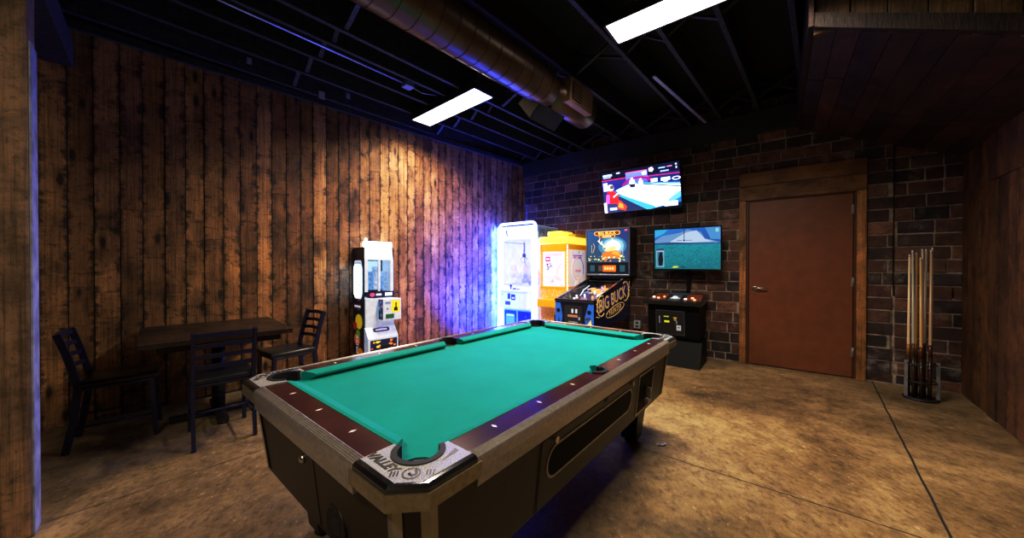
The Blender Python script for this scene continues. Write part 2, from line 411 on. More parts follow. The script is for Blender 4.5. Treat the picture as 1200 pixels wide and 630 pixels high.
# brick wall (back)
BM = brick_mat()
MORT = mat('old_mortar', (.36,.29,.235), .9, var=.55, scale=14, bump=.8)
pal = [(.075,.034,.026),(.055,.024,.02),(.035,.02,.018),(.095,.043,.03),(.02,.014,.015),(.05,.03,.028),(.12,.055,.036),(.028,.018,.02),(.065,.028,.022)]
b = B(); CH = .1345
def course(s0, s1, z0, z1, y, shift):
    x = s0 - shift
    while x < s1:
        w = .245*rnd.uniform(.9, 1.08) if rnd.random() > .1 else .13
        a, c = max(x+.007, s0), min(x+w-.007, s1); x += w
        if c-a < .03: continue
        cc = rnd.choice(pal); k = rnd.uniform(1.2, 2.5)
        dy = rnd.uniform(-.006, .006)
        if z1-z0 > .05: b.box(a, c, y-.012+dy, y+.04, z0+.0075+rnd.uniform(-.002,.002), z1-.0075+rnd.uniform(-.002,.002), bev=.004, seg=1, col=tuple(q*k for q in cc))
i = 0; z = -.03
while z < 3.25:
    sh = (.12 if i % 2 else 0) + rnd.uniform(-.02, .02); z0, z1 = max(z, 0), z+CH
    # leave the doorway open
    if z0 < 2.26: course(-3.9, -.40, z0, z1, 0, sh); course(.742, .95, z0, z1, 0, sh*.5)
    else: course(-3.9, .95, z0, z1, 0, sh)
    course(.965, 1.5, z0, z1, .035 if z0 > .93 else 0, sh)
    z += CH; i += 1
bw = struct(b.done('wall_back', BM)); place(bw, brick_o(), BROT)
b = B()
b.box(-3.95, -.36, .0, .2, 0, 3.3); b.box(.70, .95, .0, .2, 0, 3.3); b.box(-.36, .70, 0, .2, 2.15, 3.3); b.box(.965, 1.6, .035, .2, .93, 3.3); b.box(.93, 1.6, .0, .2, 0, .93); b.box(.93, 1.0, .09, .2, .9, 3.3)
o = b.done('mortar', MORT, bw)
# black ledger beam on top of the brick
b = B(); b.box(-3.95, .17, -.09, .02, 2.90, 3.17, bev=.006); place(struct(b.done('trim_4', JOIST)), brick_o(), BROT)

# right wall: barn boards
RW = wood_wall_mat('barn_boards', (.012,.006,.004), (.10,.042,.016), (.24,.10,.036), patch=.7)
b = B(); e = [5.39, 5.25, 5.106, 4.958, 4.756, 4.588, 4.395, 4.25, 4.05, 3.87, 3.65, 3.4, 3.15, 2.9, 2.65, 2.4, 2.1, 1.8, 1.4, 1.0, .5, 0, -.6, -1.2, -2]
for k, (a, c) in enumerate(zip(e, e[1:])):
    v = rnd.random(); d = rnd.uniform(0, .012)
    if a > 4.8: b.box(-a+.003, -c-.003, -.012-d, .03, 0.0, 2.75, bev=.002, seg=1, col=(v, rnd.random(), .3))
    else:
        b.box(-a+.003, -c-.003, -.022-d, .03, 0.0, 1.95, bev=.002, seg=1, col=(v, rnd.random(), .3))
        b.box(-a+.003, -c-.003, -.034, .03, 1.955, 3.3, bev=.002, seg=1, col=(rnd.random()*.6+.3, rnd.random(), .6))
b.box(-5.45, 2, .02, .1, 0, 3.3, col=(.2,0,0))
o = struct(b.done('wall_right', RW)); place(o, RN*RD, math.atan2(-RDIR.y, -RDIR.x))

# ceiling deck and joists
b = B(); b.box(-8, 8, -4, 9.5, 3.42, 3.5); struct(b.done('ceiling', CEIL))
JD = Vector((math.sin(R(42)), math.cos(R(42)), 0)); JN = Vector((JD.y, -JD.x, 0))
JROT = math.atan2(JD.y, JD.x)
# joists: local x along the joist, offsets measured on the camera's cross line
joffs = []
for p in [(-2.063,3.66), (-2.599,2.499), (-1.383,2.557), (.109,2.501), (1.065,2.962), (1.341,2.71), (1.693,2.503)]:
    joffs.append(Vector((p[0], p[1], 0)).dot(JN))
joffs = [-4.25, -3.86, -3.50, -3.18, -2.93, -2.30, -1.90, -1.36, -1.00, -.60, -.18, .30, .72, 1.15, 1.6, 2.1]
SPR = mat('sprayed_black_lumber', (.03,.03,.033), .6, bump=.7, scale=30, var=.6)
for k, jo in enumerate(joffs):
    b = B(); b.box(-2.6, 7.6 if jo < -1.5 else 6.6, -.019, .019, 3.165, 3.42, bev=.003, seg=1)
    j = struct(b.done('trim_%d' % (k+5), SPR)); place(j, JN*jo, JROT)
    # cross bracing to the next joist
    if k < len(joffs)-1:
        w = joffs[k+1]-jo
        b = B()
        for X in (1.2, 3.05, 4.9):
            b.bar((X, -.02, 3.19), (X, -w+.02, 3.40), .035, .02); b.bar((X+.05, -.02, 3.40), (X+.05, -w+.02, 3.19), .035, .02)
        b.done('bracing', SPR, j)
NJ = 5+len(joffs)
# plate along the top of the wood wall
b = B(); b.box(-3.0, 4.95, -.05, .02, 3.10, 3.17, bev=.004); place(struct(b.done('trim_%d' % NJ, JOIST)), wood_o(), WROT)

# door: opening lined by wooden casing, brown steel door
CAS = wood_wall_mat('casing_wood', (.06,.025,.009), (.34,.15,.05), (.52,.25,.08), patch=.3, rough=.5)
b = B(); 
b.box(-.407, -.335, -.045, .0, 0, 2.073, bev=.004, col=(.7,.7,.2)); b.box(.672, .75, -.045, .0, 0, 2.073, bev=.004, col=(.8,.1,.6))
b.box(-.36, -.33, 0, .15, 0, 2.1, col=(.4,.1,.3)); b.box(.67, .70, 0, .15, 0, 2.1, col=(.4,.1,.3))
o = struct(b.done('trim_%d' % (NJ+1), CAS)); place(o, brick_o(), BROT)
b = B(); b.box(-.407, .75, -.05, .0, 2.255, 2.425, bev=.005, col=(.1,.2,.1)); b.box(-.407, .75, -.046, .0, 2.075, 2.252, bev=.005, col=(.45,.5,.4))
o = struct(b.done('trim_%d' % (NJ+5), wood_wall_mat('lintel_wood', (.05,.02,.007), (.28,.125,.04), (.48,.22,.07), patch=.35, rough=.5, axis='x'))); place(o, brick_o(), BROT)
DOOR = mat('brown_door_paint', (.21,.066,.026), .42, var=.12, scale=8, bump=.05)
FRM = mat('brown_frame_paint', (.09,.027,.014), .45, var=.15)
b = B(); b.box(-.303, .646, -.012, .03, .012, 2.055, bev=.002); dr = struct(b.done('door_1', DOOR)); place(dr, brick_o(), BROT)
b = B(); b.box(-.335, -.308, -.02, .1, 0, 2.075); b.box(.651, .672, -.02, .1, 0, 2.075); b.box(-.335, .672, -.02, .1, 2.06, 2.078); b.box(-.335,.672,.04,.1,0,2.07)
b.done('frame', FRM, dr)
b = B(); b.lathe([(.031,-.012),(.031,-.022),(.02,-.026),(.012,-.03),(.012,-.06)], (-.235,0,.97), 20, 'y'); b.tube([(-.235,-.058,.97),(-.20,-.062,.971),(-.13,-.058,.968),(-.115,-.05,.966)], [.011,.0105,.009,.007], 10)
b.done('door_handle', CHROME, dr)
for zz in (1.876, 1.07, .292):
    b = B(); b.tube([(.65,-.024,zz-.055),(.65,-.024,zz+.055)], .007, 8); b.box(.632,.668,-.018,-.01,zz-.05,zz+.05); b.done('hinge', STEEL, dr)
# pale threshold dust line under the brick
b = B(); b.box(-3.8, -.41, -.02, 0, 0, .012); b.box(.752, 1.43, -.02, 0, 0, .012); place(struct(b.done('baseboard_back', mat('dusty_mortar_edge', (.3,.26,.2), .9, var=.4, scale=18))), brick_o(), BROT)

# sloping plank soffit at the top right (underside of a stair)
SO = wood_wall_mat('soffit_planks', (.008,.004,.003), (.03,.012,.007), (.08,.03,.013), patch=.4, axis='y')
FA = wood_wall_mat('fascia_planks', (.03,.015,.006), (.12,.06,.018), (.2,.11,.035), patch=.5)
def zs(x): return 2.87 - (x-.177)*.447
b = B(); x = .177; k = 0
while x < 2.6:
    w = rnd.uniform(.11, .17); x1 = x+w-.004
    y0 = -2.22; c = (rnd.random(), rnd.random(), rnd.random())
    # underside board running toward the brick wall, following the slope
    for ya, yb in ((-2.2, -rnd.uniform(.5,1.7)), (None, .02)):
        if ya is None: ya = last
        last = yb+.004
        v = [(x,ya,zs(x)),(x1,ya,zs(x1)),(x1,yb,zs(x1)),(x,yb,zs(x))]
        dz = rnd.uniform(-.004,.004)
        lo = [b.bm.verts.new((p[0],p[1],p[2]+dz)) for p in v]; hi = [b.bm.verts.new((p[0],p[1],p[2]+.03)) for p in v]
        fs = [b.bm.faces.new(lo), b.bm.faces.new(hi[::-1])]+[b.bm.faces.new((lo[i],lo[(i+1)%4],hi[(i+1)%4],hi[i])) for i in range(4)]
        b._paint(fs, (rnd.random(), rnd.random(), rnd.random()))
    x += w
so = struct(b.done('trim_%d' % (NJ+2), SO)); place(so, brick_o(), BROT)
b = B(); x = .36
b.box(.18,.355,-2.235,-2.2,zs(.3),3.42,bev=.003,seg=1,col=(.05,.2,.1))
while x < 2.7:
    w = .165; b.box(x+.002, x+w-.002, -2.235, -2.2, zs(x)-.02, 3.42, bev=.003, seg=1, col=(rnd.random()*.5+.3, rnd.random(), rnd.random())); x += w
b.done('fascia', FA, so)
b = B(); p = [(.17, zs(.17)-.02), (2.7, zs(2.7)-.02), (2.7, zs(2.7)+.075), (.17, zs(.17)+.075)]; b.prism_y(p, -2.275, -2.236, col=(.0,.5,.1)); b.done('edge_beam', SO, so)
b = B(); b.box(.15,.176,-2.27,-.1,zs(.17)-.01,3.42,col=(.1,.2,.4)); b.box(.15,.176,-2.285,-2.272,zs(.17)-.02,3.1,col=(.8,.2,.4)); b.done('side_panel', SO, so)

# post and beam at the left edge
PW = wood_wall_mat('rough_timber', (.03,.014,.007), (.17,.088,.038), (.42,.27,.15), patch=.5)
b = B(); b.box(-.78, -.395, -1.70, -1.56, 0, 3.165, bev=.012, col=(.6,.3,.2)); o = struct(b.done('trim_%d' % (NJ+3), PW)); place(o, wood_o(), WROT)
b = B(); b.box(-.396, -.389, -1.692, -1.568, 0, 2.28, bev=.001); b.done('lit_edge', mat('pale_lit_edge', (.27,.28,.32), .6, var=.4, scale=14, bump=.3), o)  # pale strip over the blue-lit part of the post, brightening it by colour
b = B(); b.box(-.59, -.43, -1.565, -.02, 2.80, 3.0, bev=.008, col=(.2,.1,.7)); b.box(-.45,-.41,-4.2,-1.70,2.9,3.16,bev=.004,col=(.3,.6,.3))
o = struct(b.done('trim_%d' % (NJ+4), SPR)); place(o, wood_o(), WROT)

# ================================================================== POOL TABLE
TH = .737; TL = 2.287; TW = 1.30; TT = R(39.32)
TO = Vector((-.238, .753, 0)); TD = Vector((math.sin(TT), math.cos(TT), 0)); TN = Vector((-math.cos(TT), math.sin(TT), 0))
ctr = TO + TD*TL/2 + TN*TW/2
pt = thing('pool_table', 'coin operated pool table with green cloth, dark cabinet and metal corner castings', 'pool table', ctr, math.atan2(TD.y, TD.x))
T0 = Matrix.Translation((-TL/2, -TW/2, 0))
def PB():
    b = B(); b.M = T0.copy(); return b
C = .066
def octo(i, c=C): return [(i,i+c-.0),(i+c,i),(TL-i-c,i),(TL-i,i+c),(TL-i,TW-i-c),(TL-i-c,TW-i),(i+c,TW-i),(i,TW-i-c)]
b = PB(); b.prism(octo(.075), .335, .69, top=octo(.035)); cab = b.done('cabinet', LAMIN, pt)
b = PB(); b.prism(octo(.04), .66, .6965); b.done('sub_rail', BLACK, pt)
RW_ = .118; PC = (.14, .14); PR = .07; SP = .096; SR = .056
def arc(cx, cy, r, a0, a1, n=14): return [(cx+r*math.cos(R(a0+(a1-a0)*k/n)), cy+r*math.sin(R(a0+(a1-a0)*k/n))) for k in range(n+1)]
# rails
def long_rail():
    a = arc(TL/2, SP, SR, 20, -200, 18)
    return [(.226,.028),(TL-.226,.028),(TL-.226,RW_),(TL/2+SR*math.cos(R(20)),RW_)] + a + [(TL/2-SR*math.cos(R(20)),RW_),(.226,RW_)]
def flipv(P): return [(x, TW-y) for x, y in P]
def short_rail(): return [(.028,.226),(RW_,.226),(RW_,TW-.226),(.028,TW-.226)]
def flipu(P): return [(TL-x, y) for x, y in P]
for P in (long_rail(), flipv(long_rail()), short_rail(), flipu(short_rail())):
    b = PB(); b.prism(P, .70, TH); b.done('rail', RAILW, pt)
# ribbed metal trim along the outside of the rails
def trim(P0, P1, nrm):
    b = PB(); P0, P1, nrm = Vector((*P0,0)), Vector((*P1,0)), Vector((*nrm,0))
    prof = [(.030,.7395)]
    for k in range(5): q = .028-k*.0062; prof += [(q,.7405-k*.0016),(q-.003,.7425-k*.0016),(q-.0052,.7400-k*.0016)]
    prof += [(-.004,.728),(-.006,.70),(-.002,.655),(.03,.655),(.032,.735)]
    a = [b.bm.verts.new(P0-nrm*x*1+Vector((0,0,z))) for x, z in prof]; c = [b.bm.verts.new(P1-nrm*x+Vector((0,0,z))) for x, z in prof]
    fs = [b.bm.faces.new(a), b.bm.faces.new(c[::-1])]
    for k in range(len(prof)): fs.append(b.bm.faces.new((a[k], a[(k+1)%len(prof)], c[(k+1)%len(prof)], c[k])))
    b._tv(a+c); b.done('rail_trim', mat('ribbed_aluminium', (.48,.46,.43), .3, .62, var=.15, scale=70), pt)
trim((.226,0),(TL-.226,0),(0,-1)); trim((.226,TW),(TL-.226,TW),(0,1)); trim((0,.226),(0,TW-.226),(-1,0)); trim((TL,.226),(TL,TW-.226),(1,0))
# cushions
def cushion(p0, p1, inn, m0, m1):
    """p0,p1 on rail inner edge; inn = inward dir; m0,m1 mitre of the ends"""
    b = PB(); p0, p1, inn = Vector((*p0,0)), Vector((*p1,0)), Vector((*inn,0)); d = (p1-p0).normalized()
    prof = [(0,TH+.001),(.012,TH+.003),(.040,TH-.006),(.050,TH-.012),(.050,TH-.020),(.022,.698),(0,.698)]
    A, Cc = [], []
    for x, z in prof:
        A.append(b.bm.verts.new(p0+inn*x+d*x*m0+Vector((0,0,z)))); Cc.append(b.bm.verts.new(p1+inn*x-d*x*m1+Vector((0,0,z))))
    n = len(prof); fs = [b.bm.faces.new(A), b.bm.faces.new(Cc[::-1])]
    for k in range(n): fs.append(b.bm.faces.new((A[k], A[(k+1)%n], Cc[(k+1)%n], Cc[k])))
    b._tv(A+Cc); b.done('cushion', CLOTH, pt)
g = SR+.004
for v, inn in ((RW_, (0,1)), (TW-RW_, (0,-1))):
    cushion((.212,v), (TL/2-g,v), inn, .95, .35); cushion((TL/2+g,v), (TL-.212,v), inn, .35, .95)
for u, inn in ((RW_, (1,0)), (TL-RW_, (-1,0))): cushion((u,.212), (u,TW-.212), inn, .95, .95)
# playing surface with pocket bites
def bed():
    def corner(fu, fv):
        a = arc(.125, .125, .062, 100, -10, 12)
        P = [(RW_-.004, a[0][1])] + a[0:] + [(a[-1][0], RW_-.004)]
        return [((TL-x) if fu else x, (TW-y) if fv else y) for x, y in P]
    side = arc(TL/2, .10, .05, 170, 10, 10)
    P = corner(0,0) + [(TL/2-.05,RW_-.004)] + [(x, max(y, RW_-.004)) for x, y in side] + [(TL/2+.05,RW_-.004)] + corner(1,0)[::-1] + corner(1,1) + [(TL/2+.05,TW-RW_+.004)] + [(x, TW-max(y, RW_-.004)) for x, y in side[::-1]] + [(TL/2-.05,TW-RW_+.004)] + corner(0,1)[::-1]
    Q = []
    for p in P:
        if not Q or (Vector(p)-Vector(Q[-1])).length > 1e-4: Q.append(p)
    return Q
b = PB(); f = b.prism(bed(), .66, .70); bmesh.ops.triangulate(b.bm, faces=f[:2]); b.done('playing_surface', CLOTH, pt)
# pockets: black liner wall + cup
def pocket(c, r, a0, a1, z1=TH+.007):
    b = PB(); o_ = arc(*c, r+.004, a0, a1, 20); i_ = arc(*c, r-.013, a0, a1, 20)
    b.prism(o_+i_[::-1], .60, z1)
    b.lathe([(r*1.0,.59),(r*1.0,.655),(r*.96,.655),(r*.9,.60)], (c[0],c[1],0), 24)
    b.done('pocket', mat('black_rubber', (.012,.012,.013), .6), pt)
for fu in (0,1):
    for fv in (0,1):
        a0, a1 = 108, 342
        c = (TL-PC[0] if fu else PC[0], TW-PC[1] if fv else PC[1])
        if fu and not fv: a0, a1 = 198, 432
        if fu and fv: a0, a1 = 288, 522
        if fv and not fu: a0, a1 = 18, 252
        pocket(c, PR, a0, a1)
pocket((TL/2, SP), SR, 190, 350); pocket((TL/2, TW-SP), SR, 10, 170)
# corner castings
SILV = mat('cast_aluminium', (.42,.42,.43), .45, .45, var=.3, scale=220, bump=.5)
INK = mat('black_ink', (.008,.008,.01), .4)
def corner_casting(fu, fv):
    def F(P):
        Q = [((TL-x) if fu else x, (TW-y) if fv else y) for x, y in P]
        return Q if fu == fv else Q[::-1]
    bite = arc(PC[0], PC[1], PR, -18, -252, 20)     # from the right end round the back
    i = .017
    plate = [(i+.047,i),(.225,i),(.225,RW_),(.213,RW_)] + bite + [(RW_,.213),(RW_,.225),(i,.225),(i,i+.047)]
    b = PB(); b.prism(F(plate), .70, TH+.004); o = b.done('corner_casting', SILV, pt)
    e = -.004
    rim = [(C,e),(.226,e),(.226,i),(i+.047,i),(i,i+.047),(i,.226),(e,.226),(e,C)]
    b = PB(); inset = [(C+.003,e+.008),(.226,e+.008),(.226,i),(i+.047,i),(i,i+.047),(i,.226),(e+.008,.226),(e+.008,C+.003)]
    b.prism(F(rim), .70, TH-.004); b.prism(F(rim), TH-.004, TH+.003, top=F(inset)); b.done('rim', mat('glossy_black_edge', (.012,.012,.014), .12, coat=1), o)
    e2 = -.008
    band = [(C-.002,e2),(.24,e2),(.24,.02),(C+.008,.02),(.02,C+.008),(.02,.24),(e2,.24),(e2,C-.002)]
    b = PB(); b.prism(F(band), .682, .722); b.done('band', OLIVE, o)
    # maker's lettering, emblem and speed lines
    b = PB(); z = TH+.0045
    sgn = 1 if fu == fv else -1
    def XY(x, y): return ((TL-x) if fu else x, (TW-y) if fv else y)
    def TM(x, y, ang):
        X, Y = XY(x, y)
        # reading direction: along the short rail, baseline towards outside
        dx = (-1 if fu else 1)*math.cos(ang); dy = (-1 if fv else 1)*math.sin(ang)
        M = Matrix.Identity(4); M.col[0] = (dx, dy, 0, 0)
        nx, ny = -dy, dx
        M.col[1] = (nx, ny, 0, 0); M.col[3] = (X, Y, z, 1); return M
    b.text('VALLEY', .037, TM(.046, .168, R(-90)) if fu == fv else TM(.168, .046, R(180)) , ext=.0005, shear=.25, sx=.98, off=.0012)
    b.done('lettering', INK, o, fix=False); b = PB()
    cx, cy = .077, .077
    def ring(x, y, r0, r1, sx=1.0):
        a = arc(0, 0, r1, 0, 360, 24)[:-1]; c2 = arc(0, 0, r0, 0, 360, 24)[:-1]
        for k in range(24):
            q = [a[k], a[(k+1)%24], c2[(k+1)%24], c2[k]]; b.quad([(*XY(x+p[0], y+p[1]), z+.0004) for p in q])
    ring(cx-.012, cy-.012, .019, .0235)
    # abstract emblem inside the ring
    for k in range(9):
        a = 2.2+k*.52; rr = .004+.0013*k
        px, py = cx-.012+rr*math.cos(a), cy-.012+rr*math.sin(a)
        b.quad([(*XY(px+.0034*math.cos(a+j*1.57), py+.0045*math.sin(a+j*1.57)), z+.0004) for j in range(4)])
    b.done('emblem', INK, o, fix=False); b = PB()
    b.bm.free()
    for (ux, uy, s1) in ((-.5,.5,1), (.5,-.5,1)):
        for j in range(3):
            q = .033+j*.0085; X0, Y0 = cx-.012+ux*q*1.35, cy-.012+uy*q*1.35
            if ux > 0: X0 += .006
            else: Y0 += .006
            b = B(); b.M = T0.copy(); b.quad([(*XY(X0-.010+dx, Y0-.010+dy), z+.0004) for dx, dy in ((0,0),(.003,-.003),(.019,.013),(.016,.016))]); b.done('speed_line', INK, o, fix=False)
    b = PB(); b.quad([(*XY(x_, y_), z+.0004) for x_, y_ in ((.145,.049),(.212,.056),(.212,.072),(.145,.051))])
    b.done('speed_line', INK, o, fix=False)
for fu in (0,1):
    for fv in (0,1): corner_casting(fu, fv)
# corner trim strips on the cabinet's chamfered corners
STRIP = mat('champagne_strip', (.42,.38,.28), .35, .6, var=.12)
ot, ob = octo(.033), octo(.073)
for k in range(8):
    p_t, p_b = Vector(ot[k]), Vector(ob[k]); nb = ((k+1) if k % 2 == 0 else (k-1)) % 8; other = ((k-1) if k % 2 == 0 else (k+1)) % 8
    dt = (Vector(ot[nb])-p_t).normalized()*.024; db = (Vector(ob[nb])-p_b).normalized()*.024
    dt2 = (Vector(ot[other])-p_t).normalized()*.022; db2 = (Vector(ob[other])-p_b).normalized()*.022
    out = (p_t-Vector((TL/2,TW/2))).normalized()*.004
    b = PB()
    for q in ((dt, db), (dt2, db2)):
        P = [(*(p_b+out),.336),(*(p_b+q[1]+out),.336),(*(p_t+q[0]+out),.682),(*(p_t+out),.682)]; b.quad(P)
        b.quad([(P[0][0],P[0][1],P[0][2]),(P[3][0],P[3][1],P[3][2]),(*(p_t),.682),(*(p_b),.336)])
    b.done('corner_trim', STRIP, pt, fix=False)
# sights
PEARL = mat('pearl_inlay', (.85,.82,.75), .3)
def sight(x, y, alongx):
    b = PB(); a, c = (.0065,.014) if alongx else (.014,.0065); z = TH+.0006
    b.quad([(x-a,y,z),(x,y-c,z),(x+a,y,z),(x,y+c,z)]); b.done('sight', PEARL, pt)
for u in (.386,.638,.89,1.397,1.649,1.90):
    sight(u, .082, True); sight(u, TW-.082, True)
for v in (.40,.65,.90): sight(.082, v, False); sight(TL-.082, v, False)
# legs
for u, v in ((.27,.24),(TL-.27,.24),(.27,TW-.24),(TL-.27,TW-.24)):
    b = PB(); sgnu = -1 if u < 1 else 1; sgnv = -1 if v < .6 else 1
    def sq(cx, cy, h): return [(cx-h,cy-h),(cx+h,cy-h),(cx+h,cy+h),(cx-h,cy+h)]
    b.prism(sq(u-sgnu*.0, v-sgnv*.0, .052), .03, .34, top=sq(u, v, .085)); b.prism(sq(u, v, .035), .008, .03); b.lathe([(.045,0),(.045,.008)], (u,v,0), 16)
    b.done('leg', BLACK, pt)
# right long side: access panel with ball window, return slot
def on_side(z, v0=.035):    # cabinet side y at height z (tapers)
    return .075 + (v0-.075)*((z-.335)/(.69-.335))
def sidequad(b, u0, z0, u1, z1, d=.003, y1=None):
    P = [(u0, on_side(z0)-d, z0), (u1, on_side(z0)-d, z0), (u1, on_side(z1)-d, z1), (u0, on_side(z1)-d, z1)]; b.quad(P)
def slab(b, pts, d0, d1, mi=0):
    """polygon (u,z) laid on the side, thickness from d0 to d1 outwards"""
    a = [b.bm.verts.new((u, on_side(z)-d0, z)) for u, z in pts]; c = [b.bm.verts.new((u, on_side(z)-d1, z)) for u, z in pts]; n = len(pts)
    fs = [b.bm.faces.new(a), b.bm.faces.new(c[::-1])]+[b.bm.faces.new((a[i],a[(i+1)%n],c[(i+1)%n],c[i])) for i in range(n)]
    b._tv(a+c); b._paint(fs, None, mi)
def rr(u0, z0, u1, z1, r, n=5):
    P = []
    for cx, cy, a0 in ((u1-r,z1-r,0),(u0+r,z1-r,90),(u0+r,z0+r,180),(u1-r,z0+r,270)): P += arc(cx, cy, r, a0, a0+90, n)
    return P
b = PB(); slab(b, [(.60,.345),(1.575,.345),(1.575,.612),(.60,.612)], 0, .004); ap = b.done('access_panel', LAMIN, pt)
b = PB()
for q in ([(.592,.34),(.60,.34),(.60,.62),(.592,.62)], [(.592,.612),(1.583,.612),(1.583,.62),(.592,.62)], [(1.575,.34),(1.583,.34),(1.583,.62),(1.575,.62)]): slab(b, q, 0, .002)
b.done('panel_gap', INK, ap)
b = PB(); slab(b, rr(.640,.435,1.508,.572,.062), .004, .007); slab(b, rr(.650,.445,1.498,.562,.053), .0071, .0078, 1); b.done('ball_window', [mat('pale_trim', (.5,.46,.4), .4, .3), mat('dark_window', (.002,.002,.002), .6, spec=.1)], ap)
for u, z in ((.686,.592),(1.487,.592)):
    b = PB(); b.lathe([(.013,-.004),(.013,.0),(.007,.003)], (u, on_side(z)-.012, z), 14, 'y'); b.done('bolt', CHROME, ap)
b = PB(); slab(b, [(1.615,.352),(1.895,.352),(1.895,.602),(1.615,.602)], 0, .004); slab(b, [(1.628,.364),(1.882,.364),(1.882,.590),(1.628,.590)], .0041, .0048, 1); br = b.done('ball_return', [mat('pale_trim', (.5,.46,.4), .4, .3), mat('dark_window', (.002,.002,.002), .6, spec=.1)], pt)
b = PB(); b.box(1.72,1.79,.028,.05,.40,.44,bev=.006); b.box(1.745,1.765,.02,.05,.43,.50,bev=.004); b.done('lever', mat('grey_plastic', (.3,.29,.27), .4), br)
# short side: lock panel, lock, round vent
def on_end(z): return .075 - .04*((z-.335)/(.69-.335))
def slabe(b, pts, d0, d1, mi=0):
    a = [b.bm.verts.new((on_end(z)-d0, v, z)) for v, z in pts]; c = [b.bm.verts.new((on_end(z)-d1, v, z)) for v, z in pts]; n = len(pts)
    fs = [b.bm.faces.new(a), b.bm.faces.new(c[::-1])]+[b.bm.faces.new((a[i],a[(i+1)%n],c[(i+1)%n],c[i])) for i in range(n)]
    b._tv(a+c); b._paint(fs, None, mi)
b = PB(); slabe(b, [(.615,.345),(1.0,.345),(1.0,.595),(.615,.595)], 0, .0015); cp = b.done('cash_panel', LAMIN, pt)
b = PB(); slabe(b, [(.610,.345),(.614,.345),(.614,.60),(.610,.60)], 0, .002); slabe(b, [(.64,.592),(.80,.592),(.80,.596),(.64,.596)], 0, .003, 1); b.done('panel_gap', [INK, CHROME], cp)
b = PB(); b.lathe([(.016,.0),(.016,-.006),(.011,-.012),(.007,-.013)], (on_end(.56)-.001, .70, .56), 18, 'x'); b.done('lock', CHROME, cp)
b = PB(); b.lathe([(.068,.0),(.068,-.006),(.058,-.008),(.05,-.003),(.0301,-.003),(.03,-.006)], (on_end(.42)-.002, .47, .42), 28, 'x'); b.done('round_vent', BLACK, pt)

# scrap of foil by the far leg
b = B()
for k in range(5):
    a = k*1.3; b.quad([(.02*math.cos(a)-.02+.01*k, .02*math.sin(a), .002),(.02*math.cos(a+1)-.02+.01*k,.02*math.sin(a+1),.014),(.03*math.cos(a+2)-.01+.01*k,.02*math.sin(a+2),.004),(.015*math.cos(a+3)-.02+.01*k,.012,.002)])
o = b.done('foil_scrap', mat('shiny_foil', (.75,.8,.85), .25, .7), None, fix=False); place(o, (1.035, 2.395, 0), .3); tag(o, 'small shiny foil scrap on the floor by the far pool table leg', 'litter')

# ================================================================== CHAIRS AND DINING TABLE
CHM = mat('blue_tinted_chair_frame', (.02,.02,.06), .38, .3)  # blue of the neon light put into the black frame's base colour
def make_chair():
    t = thing('dining_chair', '', 'chair')
    # local: faces +y, origin under seat centre
    for sx in (-1, 1):
        b = B(); x = sx*.168
        b.strap([(x,-.235,0),(x,-.20,.2),(x,-.178,.42),(x,-.19,.5),(x,-.225,.66),(x,-.265,.80)], .022, .036, up=(0,1,0)); b.lathe([(.014,0),(.014,.01)], (x,-.235,0), 10)
        b.done('leg', CHM, t)
        b = B(); b.bar((x*.97,.185,0), (x*.97,.165,.42), .026, .026); b.lathe([(.014,0),(.014,.01)], (x*.97,.185,0), 10); b.done('leg', CHM, t)
    for k, z in enumerate((.775, .70, .625, .55)):
        b = B(); y0 = -.19-(z-.5)*.25 if z > .5 else -.19; pts = []
        for i in range(9):
            u = -1+i/4; pts.append((u*.166, y0-.03*(1-u*u), z+ (.006*(1-u*u))))
        b.strap(pts, .014, .030 if k else .034); b.done('slat', CHM, t)
    b = B(); b.box(-.175,.175,-.18,.18,.405,.425,bev=.006); b.done('seat_frame', CHM, t)
    b = B(); vs = b.box(-.185,.185,-.185,.20,.425,.468,bev=.018,seg=3)
    for f in b.bm.faces: f.smooth = True
    b.done('seat', VINYL, t)
    for sx in (-1, 1):
        b = B(); b.tube([(sx*.165,-.21,.16),(sx*.163,.178,.16)], .008, 8); b.done('stretcher', CHM, t)
    b = B(); b.tube([(-.163,.176,.24),(.163,.176,.24)], .008, 8); b.done('stretcher', CHM, t)
    b = B(); b.tube([(-.165,-.195,.24),(.165,-.195,.24)], .008, 8); b.done('stretcher', CHM, t)
    return t
GC = 'black ladder-back chairs round the dining table'
ch = make_chair()
# mid chair: rear feet at off ~1.22, faces the wood wall
ch.location = wood_o(.345, 1.215-.235+.03); ch.rotation_euler = (0,0,WROT)
ch['label'] = 'black ladder-back dining chair with its back to the camera, in front of the table'; ch['group'] = GC
dup(ch, wood_o(-.17, .53), WROT+R(-90)-R(4), 'black ladder-back chair beside the timber post, tucked in at the table', GC)
dup(ch, wood_o(.88, .54), WROT+R(90)+R(8), 'black ladder-back chair nearest the pool table corner, against the plank wall', GC)
dt_ = thing('dining_table', 'dark wooden dining table standing against the plank wall between the chairs', 'table', wood_o(.375, .55), WROT)
DW = wood_wall_mat('dark_table_wood', (.008,.005,.004), (.03,.015,.01), (.05,.025,.015), patch=.2, rough=.35, axis='y')
b = B(); b.box(-.46,.44,-.47,.47,.685,.725,bev=.004,col=(.5,.5,.5)); b.done('tabletop', DW, dt_)
b = B(); b.box(-.37,.37,-.39,.39,.63,.684,bev=.004); b.done('apron', BLACK, dt_)
b = B(); b.tube([(0,0,.03),(0,0,.63)], .045, 16); b.done('column', BLACK, dt_)
b = B(); b.bar((-.3,0,.03),(.3,0,.03),.07,.035); b.bar((0,-.3,.03),(0,.3,.03),.07,.035)
for p in ((-.28,0),(.28,0),(0,-.28),(0,.28)): b.lathe([(.022,0),(.022,.015)], (p[0],p[1],0), 12)
b.done('base', BLACK, dt_)

